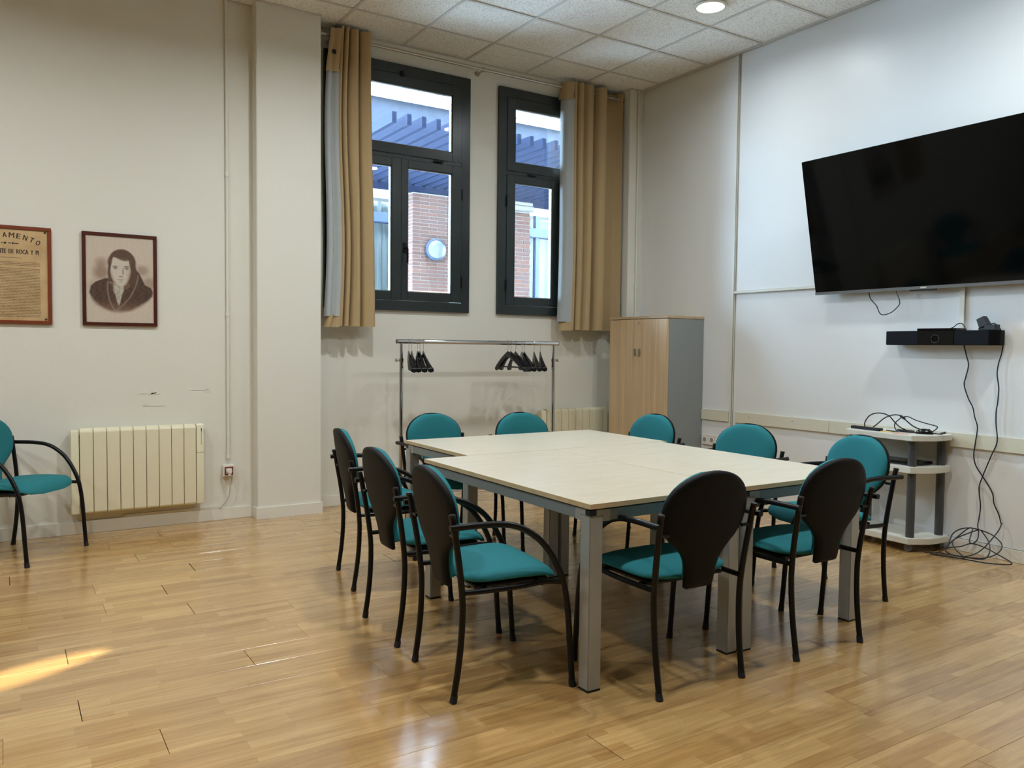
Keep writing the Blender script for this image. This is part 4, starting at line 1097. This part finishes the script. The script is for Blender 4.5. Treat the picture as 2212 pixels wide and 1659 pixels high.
part('block', m, 'adapter_grey', t, bevel=.002)
part('foot', box(5.21, 5.25, 2.69, 2.728, 1.4412, 1.456), 'black_plastic', t)
cable('bar_cable', [(5.22, 2.915, 1.452), (5.25, 2.904, 1.466), (5.25, 2.881, 1.484), (5.25, 2.851, 1.484), (5.25, 2.830, 1.452), (5.25, 2.826, 1.442)], .003, 'cable_black', 'tiny black cable arching over the camera bar')
cabA = [(5.285, 2.856, 1.350), (5.285, 2.835, 1.274), (5.285, 2.822, 1.229), (5.285, 2.824, 1.193), (5.285, 2.836, 1.138), (5.285, 2.844, 1.087), (5.285, 2.815, 1.003), (5.285, 2.784, 0.945), (5.285, 2.77, 0.885), (5.283, 2.749, 0.819), (5.272, 2.753, 0.72), (5.272, 2.76, 0.640), (5.276, 2.748, 0.577), (5.279, 2.705, 0.511), (5.285, 2.671, 0.459), (5.285, 2.64, 0.404), (5.285, 2.631, 0.346), (5.285, 2.6, 0.284), (5.279, 2.581, 0.228)]
coil2 = [(5.251, 2.564, 0.237), (5.222, 2.563, 0.201), (5.178, 2.579, 0.148), (5.128, 2.604, 0.088), (5.095, 2.638, 0.048), (5.075, 2.687, 0.024), (5.07, 2.73, 0.019), (5.067, 2.805, 0.014), (5.074, 2.863, 0.010), (5.054, 2.892, 0.006), (5.025, 2.924, 0.006)]
cabB = [(5.255, 2.680, 1.478), (5.268, 2.662, 1.484), (5.270, 2.636, 1.462), (5.275, 2.612, 1.415), (5.275, 2.605, 1.369), (5.275, 2.616, 1.291), (5.275, 2.631, 1.233), (5.275, 2.637, 1.166), (5.275, 2.625, 1.088), (5.275, 2.624, 1.045), (5.275, 2.628, 0.978), (5.275, 2.634, 0.933), (5.275, 2.632, 0.852), (5.270, 2.619, 0.742), (5.270, 2.651, 0.649), (5.272, 2.7, 0.512), (5.275, 2.72, 0.445), (5.275, 2.718, 0.392), (5.275, 2.708, 0.319), (5.265, 2.709, 0.243), (5.235, 2.70, 0.20)]
coil1 = [(5.198, 2.675, 0.173), (5.165, 2.66, 0.133), (5.145, 2.667, 0.109), (5.136, 2.683, 0.098), (5.145, 2.701, 0.108), (5.167, 2.707, 0.135), (5.203, 2.715, 0.179), (5.2, 2.741, 0.175), (5.167, 2.771, 0.135), (5.121, 2.806, 0.08), (5.093, 2.82, 0.045), (5.076, 2.804, 0.026), (5.068, 2.743, 0.016), (5.074, 2.656, 0.023), (5.086, 2.575, 0.038), (5.115, 2.519, 0.072), (5.148, 2.506, 0.113), (5.173, 2.536, 0.143), (5.196, 2.607, 0.171), (5.205, 2.717, 0.182), (5.191, 2.785, 0.164), (5.164, 2.816, 0.132), (5.136, 2.818, 0.097), (5.103, 2.811, 0.059), (5.082, 2.814, 0.032), (5.07, 2.775, 0.018), (5.071, 2.684, 0.019), (5.079, 2.585, 0.029), (5.099, 2.562, 0.053), (5.129, 2.567, 0.09), (5.165, 2.599, 0.133), (5.197, 2.652, 0.171), (5.202, 2.678, 0.178), (5.171, 2.743, 0.14), (5.14, 2.792, 0.102), (5.116, 2.791, 0.074), (5.091, 2.748, 0.043), (5.074, 2.692, 0.010), (5.04, 2.80, .006), (5.02, 2.88, .006)]
coil3 = [(5.05, 2.86, .006), (5.094, 2.809, 0.048), (5.113, 2.739, 0.07), (5.136, 2.683, 0.098), (5.131, 2.6, 0.092), (5.115, 2.519, 0.072), (5.093, 2.426, 0.046), (5.088, 2.435, 0.030), (5.080, 2.548, 0.012), (5.075, 2.637, 0.008), (5.07, 2.712, 0.006), (5.06, 2.79, 0.006), (5.03, 2.85, 0.006)]
cable('hanging_cable', cabA + coil2, .0038, 'cable_black', 'black cable hanging from the underside of the camera bar to the floor', loc=(5.28, 2.85, 0))
cable('adapter_cable', cabB + coil1, .0038, 'cable_black', 'black cable from the power adapter coiled on the floor by the trolley', loc=(5.27, 2.66, 0))
cable('floor_cable', coil3, .0036, 'cable_black', 'black cable loop lying on the floor against the skirting', loc=(5.05, 2.86, 0))

# ------------------------------------------------------------------ equipment trolley
t = thing('equipment_trolley', 'pale grey three shelf trolley on casters against the panelled wall', 'trolley', (5.09, 3.18, 0))
out = [(4.928, 2.972), (5.045, 2.905), (5.13, 2.888), (5.245, 2.888), (5.272, 2.91), (5.272, 3.50), (5.245, 3.522), (5.13, 3.522), (5.045, 3.505), (4.945, 3.468)]
def shelf(z1, th, sc=1.0): return MB().prism([(5.10+(x-5.10)*sc, 3.205+(y-3.205)*sc) for x, y in out], 2, z1-th, z1)
part('shelf', shelf(.760, .036), 'cart_grey', t, bevel=.003)
part('shelf', shelf(.556, .042, .985), 'cart_grey', t, bevel=.003)
part('shelf', shelf(.092, .040, .99), 'cart_grey', t, bevel=.003)
for (x, y) in ((4.985, 3.00), (5.225, 2.945), (5.225, 3.465), (4.985, 3.43)):
    part('post', MB().cyl((x, y, .092), (x, y, .514), .0265, 20), 'cart_post', t)
    part('post', MB().cyl((x, y, .556), (x, y, .724), .0265, 20), 'cart_post', t)
    part('caster', MB().cyl((x-.022, y, .026), (x-.003, y, .026), .026, 18).cyl((x+.003, y, .026), (x+.022, y, .026), .026, 18).cyl((x, y, .02), (x, y, .052), .010, 10), 'caster_grey', t)
part('back_panel', box(5.262, 5.268, 2.97, 3.45, .556, .724), 'cart_grey', t)
# things on the trolley
def obox(cx, cy, w, d, h, z, rz):
    m = MB(); c, s = math.cos(rz), math.sin(rz); base = [(-w/2, -d/2), (w/2, -d/2), (w/2, d/2), (-w/2, d/2)]
    m.prism([(cx+a*c-b*s, cy+a*s+b*c) for a, b in base], 2, z, z+h); return m
one('remote_bar', obox(5.035, 3.365, .042, .235, .020, .7602, -.10), 'black_plastic', 'flat black bar lying on the left of the trolley top', 'device', loc=(5.035, 3.365, .7602), bevel=.003)
t = thing('computer_mouse', 'small black computer mouse on the trolley top', 'mouse', (5.125, 3.005, .7602))
F, B = [], []
for i in range(13):
    u = -1+i/6; w = .031*math.sqrt(max(.02, 1-u*u*.96)); rf, rb = [], []
    for j in range(9):
        s = math.sin((j/8-.5)*PI); h = .032*math.sqrt(max(0, (1-s*s*.85)*(1-u*u*.9)))
        rf.append((w*s, .052*u, .004+h)); rb.append((w*s, .052*u, 0))
    F.append(rf); B.append(rb)
part('mouse_body', MB().pad(F, B), 'black_hanger', t, world=False, ang=60)
part('scroll_wheel', MB().cyl((-.003, -.026, .030), (.003, -.026, .030), .006, 10), 'ring_grey', t, world=False)
t.rotation_euler = (0, 0, .5)
one('memo_pad', obox(5.02, 3.205, .045, .075, .004, .7602, .2), 'note_yellow', 'yellow memo slips at the front of the trolley top', 'paper', loc=(5.02, 3.205, .7602))
one('sticky_note', obox(4.985, 3.085, .065, .085, .0015, .7602, .15), 'note_orange', 'pale orange sticky note on the trolley top', 'paper', loc=(4.985, 3.085, .7602))
t = thing('pen', 'black pen lying across the yellow memo slips', 'pen', (5.03, 3.17, .7645))
part('barrel', MB().cyl((5.045, 3.225, .7685), (5.022, 3.125, .7685), .0038, 10), 'black_plastic', t)
part('tip', MB().tube([(5.022, 3.125, .7685), (5.018, 3.108, .7685)], [.0038, .001], 10), 'ring_grey', t)
def drop(pts, dx): return [(x+dx*math.sin(i*1.3), y, max(z-.004, .7645)) for i, (x, y, z) in enumerate(pts)]
c1 = [(5.09, 3.413, 0.765), (5.09, 3.419, 0.793), (5.09, 3.408, 0.823), (5.09, 3.382, 0.854), (5.09, 3.339, 0.873), (5.09, 3.282, 0.876), (5.09, 3.234, 0.861), (5.09, 3.199, 0.828), (5.10, 3.16, 0.792), (5.12, 3.10, .766)]
c2 = [(5.08, 3.362, 0.765), (5.09, 3.327, 0.797), (5.10, 3.281, 0.842), (5.10, 3.234, 0.865), (5.10, 3.192, 0.873), (5.10, 3.158, 0.867), (5.11, 3.119, 0.835), (5.12, 3.082, 0.805), (5.13, 3.032, 0.785), (5.14, 2.98, 0.768)]
c3 = [(5.15, 2.99, 0.766), (5.11, 3.06, 0.766), (5.08, 3.151, 0.766), (5.10, 3.195, 0.778), (5.10, 3.200, 0.812), (5.10, 3.174, 0.842), (5.10, 3.149, 0.860), (5.11, 3.116, 0.867), (5.12, 3.067, 0.847), (5.13, 3.01, 0.832), (5.14, 2.962, 0.822), (5.15, 2.935, 0.812), (5.16, 2.954, 0.790), (5.16, 2.99, 0.766)]
c4 = [(5.06, 3.20, .765), (5.09, 3.12, .766), (5.13, 3.08, .770), (5.16, 3.13, .770), (5.12, 3.19, .772), (5.08, 3.14, .772), (5.10, 3.06, .768), (5.15, 3.03, .766), (5.17, 2.96, .766), (5.15, 2.93, .766), (5.14, 2.905, .770)]
cable('looped_cable', c1, .0042, 'cable_black', 'black cable rising in the tallest loop on the trolley top')
t = thing('video_cable', 'black cable with a plug arching over the trolley top', 'cable', c2[0])
part('cord', MB().tube(c2, .0042, 7, smooth=5), 'cable_black', t)
part('connector', MB().tube([(5.11, 3.135, .850), (5.105, 3.165, .868)], .0085, 8), 'black_plastic', t)
cable('tangled_cable', c3, .0036, 'cable_black', 'thin black cable arching to the right over the trolley top')
t = thing('usb_cable', 'black cable ending in a usb plug at the trolley top right edge', 'cable', c4[0])
part('cord', MB().tube(c4, .0038, 7, smooth=5), 'cable_black', t)
part('connector', MB().tube([(5.14, 2.905, .770), (5.125, 2.868, .782)], .0075, 8), 'black_plastic', t)
part('plug_tip', MB().tube([(5.125, 2.868, .782), (5.120, 2.855, .786)], .005, 4), 'chrome', t)
t = thing('laptop', 'closed black laptop on the middle trolley shelf', 'laptop', (5.10, 3.12, .5562))
part('base', box(4.995, 5.20, 2.985, 3.30, .5562, .568), 'black_plastic', t, bevel=.003)
part('lid', box(4.998, 5.20, 2.988, 3.297, .5685, .5765), 'bar_gloss', t, bevel=.002)
